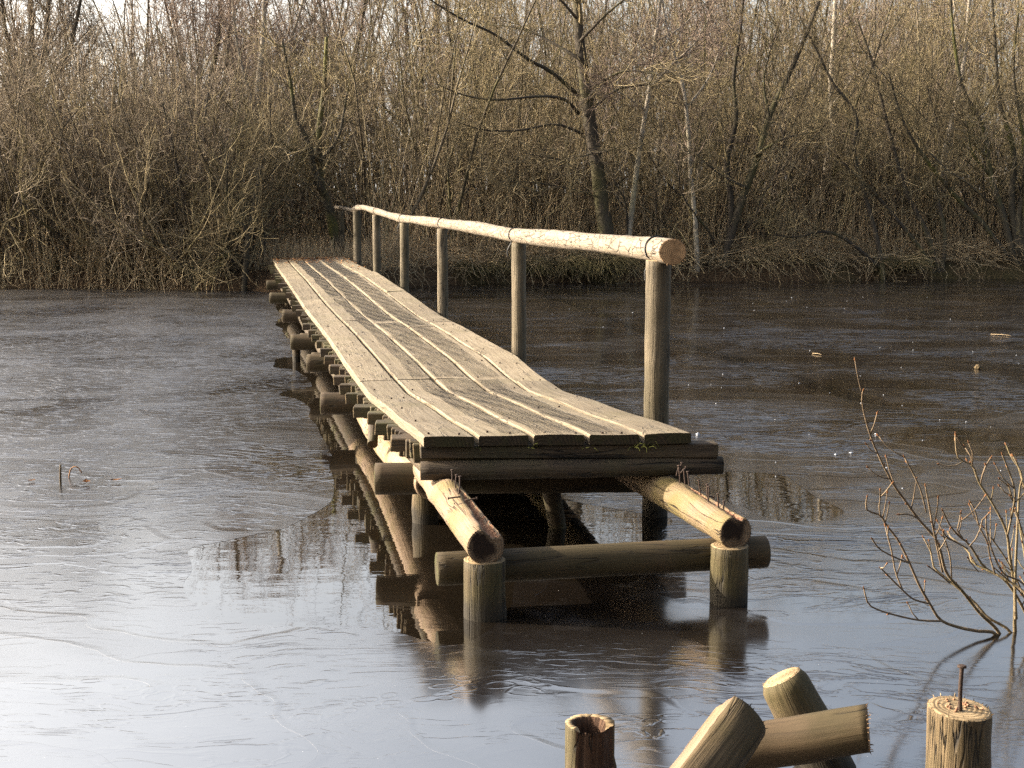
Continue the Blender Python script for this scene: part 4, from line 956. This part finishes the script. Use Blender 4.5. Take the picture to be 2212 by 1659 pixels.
thicket('thicket', 900, -3.0, 13.5, 1.4, 13, 2.4, 7.4, M['twig_olive'], 'dense leafless brushwood behind the right bank')
def far_wood():
    n = 640
    b = scatter(n, -20, 24, 11, 36, 1.0); n = len(b)
    px = CX + b[:, 0] / b[:, 1] * F; b = b[(px < 175) | (px > 285) | (b[:, 1] > 60)]; n = len(b)
    d = RNG.normal(size=(n, 3)) * .10; d[:, 2] = 1
    S = grow(b, d, RNG.uniform(5, 9.5, n), RNG.uniform(.03, .08, n), np.full(n, .012), 10, .08, .03)
    A1 = spawn(S[0], S[1], 10, .15, 1, .4, .95, .8, 2.2, .4, .009, 7, .17, .08)
    A2 = spawn(A1[0], A1[1], 10, .1, 1, .4, 1.0, .4, 1.2, .6, .0058, 5, .24, .06)
    o = link('far_wood', np_mesh('far_wood', [(S[0], S[1], 5, 1), (A1[0], A1[1], 3, 0), (A2[0], A2[1], 3, 0)], [M['twig_red'], M['trunk_dark']]))
    tag(o, 'bare winter wood far behind the thicket', 'wood', kind='stuff')
far_wood()
def shoots():
    parts = []
    for n, x0, x1, d0, d1 in ((520, -11.5, -3.2, .2, 6), (900, -2.4, 13.5, .9, 7)):
        b = scatter(n, x0, x1, d0, d1, 1.3); b[:, 2] -= .1; n = len(b)
        d = RNG.normal(size=(n, 3)) * .17; d[:, 2] = 1
        P = grow(b, d, RNG.uniform(1.4, 4.2, n), RNG.uniform(.007, .016, n), np.full(n, .004), 9, .06, .02); parts.append((P[0], P[1], 4, 0))
    tag(link('shoots', np_mesh('shoots', parts, [M['shoot']])), 'straight pale willow shoots rising among the shrubs', 'shoots', kind='stuff')
M['shoot'] = bark('pale_shoots', [(0, (0.115, 0.086, 0.046)), (.4, (0.276, 0.207, 0.115)), (.75, (0.437, 0.345, 0.207)), (1, (0.620, 0.529, 0.368))], moss=.25, moss_col=(.20, .19, .05))
shoots()
def shade_wood():  # unseen trees added behind the camera to darken the faces towards it
    n = 420; x = RNG.uniform(-28, 28, n); y = RNG.uniform(-20, -2.6, n); b = np.stack([x, y, np.array([ground_z(p, q) for p, q in zip(x, y)]) - .1], 1)
    d = RNG.normal(size=(n, 3)) * .2; d[:, 2] = 1
    S = grow(b, d, RNG.uniform(6, 12, n), RNG.uniform(.05, .14, n), np.full(n, .02), 8, .08, .03)
    A1 = spawn(S[0], S[1], 10, .1, 1, .5, 1.2, .8, 2.4, .5, .016, 6, .2, .05); A2 = spawn(A1[0], A1[1], 6, .1, 1, .5, 1.2, .4, 1.2, .6, .012, 4, .25, .03)
    tag(link('shade_wood', np_mesh('shade_wood', [(S[0], S[1], 5, 1), (A1[0], A1[1], 3, 0), (A2[0], A2[1], 3, 0)], [M['twig'], M['trunk_dark']])), 'unseen bare wood added behind the viewer to block sky light', 'wood', kind='stuff')
shade_wood()
def reeds():
    parts = []
    for (n, x0, x1, d0, d1, h0, h1) in ((4200, -11.5, -3.0, -.15, 6, .4, 1.7), (5000, -2.6, 13, .35, 6, .3, 1.7), (1500, -4.6, -1.9, .5, 5, .25, .6)):
        b = scatter(n, x0, x1, d0, d1, 1.5, h1 > 1); n = len(b); b[:, 2] = np.maximum(b[:, 2], -.05)
        d = RNG.normal(size=(n, 3)) * .25; d[:, 2] = 1
        P = grow(b, d, RNG.uniform(h0, h1, n), RNG.uniform(.003, .0065, n), np.full(n, .002), 6, .09, .0)
        parts.append((P[0], P[1], 3, 0))
    # fallen stems on the bank edge
    b = np.concatenate([scatter(1800, -12, -3, -.1, 2.4), scatter(6000, -2.4, 13, .1, 2.2)]); b[:, 2] = np.maximum(b[:, 2], 0) + RNG.uniform(.02, .35, len(b))
    d = RNG.normal(size=(len(b), 3)); d[:, 2] = RNG.uniform(-.5, .5, len(b)); d[:, 1] -= .5
    P = grow(b, d, RNG.uniform(.3, 1.1, len(b)), np.full(len(b), .005), np.full(len(b), .002), 6, .3, -.06); parts.append((P[0], P[1], 3, 0))
    # bare drooping twigs hanging over the edge of the bank
    for n, x0, x1 in ((500, -2.2, 6.0), (240, 6.0, 13.0), (400, -11.5, -4.6)):
        x = x0 + (x1 - x0) * (np.floor(RNG.uniform(0, 14, n)) + .5 + RNG.normal(0, .8, n)) / 14; b = np.stack([x, np.array([shore_y(a) for a in x]) + RNG.uniform(.15, .6, n), RNG.uniform(.2, .45, n)], 1)
        d = np.stack([RNG.normal(0, .6, n), RNG.uniform(-1.1, -.2, n), RNG.uniform(.2, 1.2, n)], 1)
        P = grow(b, d, RNG.uniform(.4, 1.3, n), RNG.uniform(.004, .007, n), np.full(n, .0025), 9, .16, -.17); P[0][:, :, 2] = np.maximum(P[0][:, :, 2], .005); parts.append((P[0], P[1], 3, 1))
    tag(link('dead_reeds', np_mesh('dead_reeds', parts, [M['reed'], M['shoot']])), 'dead straw-coloured reeds and fallen stems along the far bank', 'reeds', kind='stuff')
reeds()
# grass tussocks hanging over the edge of the far bank
def tussock_mesh(n, r):
    a = RNG.uniform(0, 2 * np.pi, n); b = np.stack([np.cos(a), np.sin(a), np.zeros(n)], 1) * RNG.uniform(0, r * .35, n)[:, None]
    d = np.stack([np.cos(a) * .7, np.sin(a) * .7, np.full(n, 1.0)], 1)
    P = grow(b, d, RNG.uniform(.4, .95, n), np.full(n, .0045), np.full(n, .0015), 8, .08, -.26)
    return np_mesh('tussock', [(P[0], P[1], 3, 0)], [M['grass']])
tm = tussock_mesh(620, .5)
for i, (px, s, lab) in enumerate(((1215, 1.0, 'broad dry grass tussock overhanging the ice below the handrail'), (1300, 1.15, 'largest dry grass tussock overhanging the ice, just left of the near handrail post'), (1130, .8, 'small dry grass tussock beside the second handrail post'),
                                  (1985, .8, 'pale grass tussock on the right bank under the sloping willow stems'), (1035, .75, 'low dry grass tussock behind the rail between two posts'))):
    x = (px - CX) / F * 27.0; y = shore_y(x) + .25
    o = link('grass_tussock', tm); o.location = (x, y, .22); o.scale = (s, s, s); o.rotation_euler = (0, 0, i * 1.3)
    tag(o, lab, 'tussock', 'grass tussocks on the far bank')

# ---------------------------------------------------------------- small things on the ice
def leaf_mesh(curl):
    bm = bmesh.new(); n = 8; L = .07; rows_ = []
    for i in range(n + 1):
        t = i / n; w = .022 * math.sin(math.pi * min(1, t * .95 + .03)) ** .8; z = curl * (L * (t - .5)) ** 2 + .012
        rows_.append([bm.verts.new((w * s, L * (t - .5), z + curl * (w * s) ** 2 + (.0015 if s else 0))) for s in (-1, -.5, 0, .5, 1)])
    for a, b in zip(rows_, rows_[1:]):
        for i in range(4): bm.faces.new((a[i], a[i + 1], b[i + 1], b[i]))
    g = bmesh.ops.solidify(bm, geom=list(bm.faces), thickness=.0012)
    me = bpy.data.meshes.new('leaf'); bm.to_mesh(me); bm.free(); me.materials.append(M['dryleaf']); return me
for (x, y, rz, lab) in ((187, 1046, .4, 'curled brown leaf frozen in the ice, nearest the upright stalk'), (249, 1042, 1.6, 'curled orange leaf frozen in the ice, right of the upright stalk'), (68, 1041, 2.4, 'small dark leaf frozen in the ice near the left edge')):
    p = onz(x, y, .004); o = link('dry_leaf', leaf_mesh(9.0 if x > 80 else 6.0)); o.location = p; o.rotation_euler = (0, 0, rz)
    if x < 80: o.scale = (.7, .7, .7)
    tag(o, lab, 'leaf', 'leaves frozen in the ice')
p = onz(131, 1046, 0); mb = MB(); mb.log([p - Z * .1, p + Z * .04, p + Vector((.004, 0, .115))], [.007, .007, .0055], sides=8, step=.03, wob=.15, seed=5)
tag(mb.build('reed_stalk', [M['slat'], M['slat_end']]), 'short broken stalk standing upright in the ice', 'stalk')
p = onz(146, 1032, 0); mb = MB(); mb.log([p - Z * .05, p + Vector((.02, 0, .05)), p + Vector((.06, 0, .065)), p + Vector((.085, .0, .03))], [.004, .004, .0035, .003], sides=7, step=.015, wob=.1, seed=6)
tag(mb.build('bent_stalk', [M['dryleaf']] * 2), 'thin bent stalk hooked over above the ice', 'stalk')
def lump(x, y, s, seed, mat=M['icelump']):
    bm = bmesh.new(); bmesh.ops.create_icosphere(bm, subdivisions=3, radius=1)
    for v in bm.verts: v.co *= 1 + .35 * mnoise.noise(v.co * 1.6 + Vector((seed, 0, 0))); v.co = Vector((v.co.x * s, v.co.y * s, v.co.z * s * .9))
    me = bpy.data.meshes.new('ice_lump'); bm.to_mesh(me); bm.free(); me.materials.append(mat)
    o = link('ice_lump', me); p = onz(x, y, 0); o.location = (p.x, p.y, s * .55); return o
tag(lump(1507, 941, .014, 3), 'white lump of ice beside the near corner of the deck', 'ice lump')
tag(lump(2112, 797, .03, 8, M['slat_end']), 'rounded pale lump frozen in the ice above the bush', 'lump')
mb = MB()
for _ in range(55):
    x = random.uniform(1480, 2212); y = 640 + 420 * random.random() ** 1.3
    if random.random() < .2: x = random.uniform(980, 1400); y = random.uniform(640, 760)
    p = onz(x, y, .004); s = random.choice((.003, .003, .004, .004, .006, .009)) * (1 if y > 800 else 1.15)
    mb.log([p - Z * .002, p + Vector((random.uniform(-.3, .3) * s, 0, s * .2)), p + Z * s * .4], [s * random.uniform(.9, 1.8), s, s * .3], sides=6, step=s * .5, wob=.5, seed=random.random() * 9, mend=0)
tag(mb.build('ice_crumbs', M['icelump']), 'scattered white crumbs of ice lying on the frozen pond', 'ice', kind='stuff')
for (x0, y0, x1, y1) in ((1755, 763, 1775, 766), (2140, 722, 2184, 725)):
    a, b = onz(x0, y0, .009), onz(x1, y1, .009); mb = MB(); mb.log([a, (a + b) / 2 + Z * .006, b], [.003, .003, .002], sides=6, step=.05, wob=.1, mend=0)
    tag(mb.build('straw_stem', M['reed']), 'short straw stem lying on the ice in mid pond' if x0 < 2000 else 'long straw stem lying on the ice towards the right bank', 'stem')

mb = MB()
for _ in range(420):
    v = random.uniform(.0, 1.2); u = 18.4 - abs(random.gauss(0, .9)) * (1.6 if v > .95 else .8); a = random.uniform(0, 6.28); L = random.uniform(.015, .035); c = B(u + SK * v, v, deck_z(u, v) + .008)
    x = Vector((math.cos(a), math.sin(a), random.uniform(-.3, .3))).normalized() * L; y = Vector((-math.sin(a), math.cos(a), random.uniform(-.4, .4))).normalized() * L * .5
    b0 = len(mb.v); mb.v += [c - x, c - y + Z * .004, c + x, c + y + Z * .006]; mb.face([b0, b0 + 1, b0 + 2, b0 + 3], [(0, 0), (1, 0), (1, 1), (0, 1)], 0, False)
tag(mb.build('leaf_litter', M['litter'] if 'litter' in M else M['dryleaf']), 'brown leaf litter lying on the far end of the deck', 'leaves', kind='stuff')
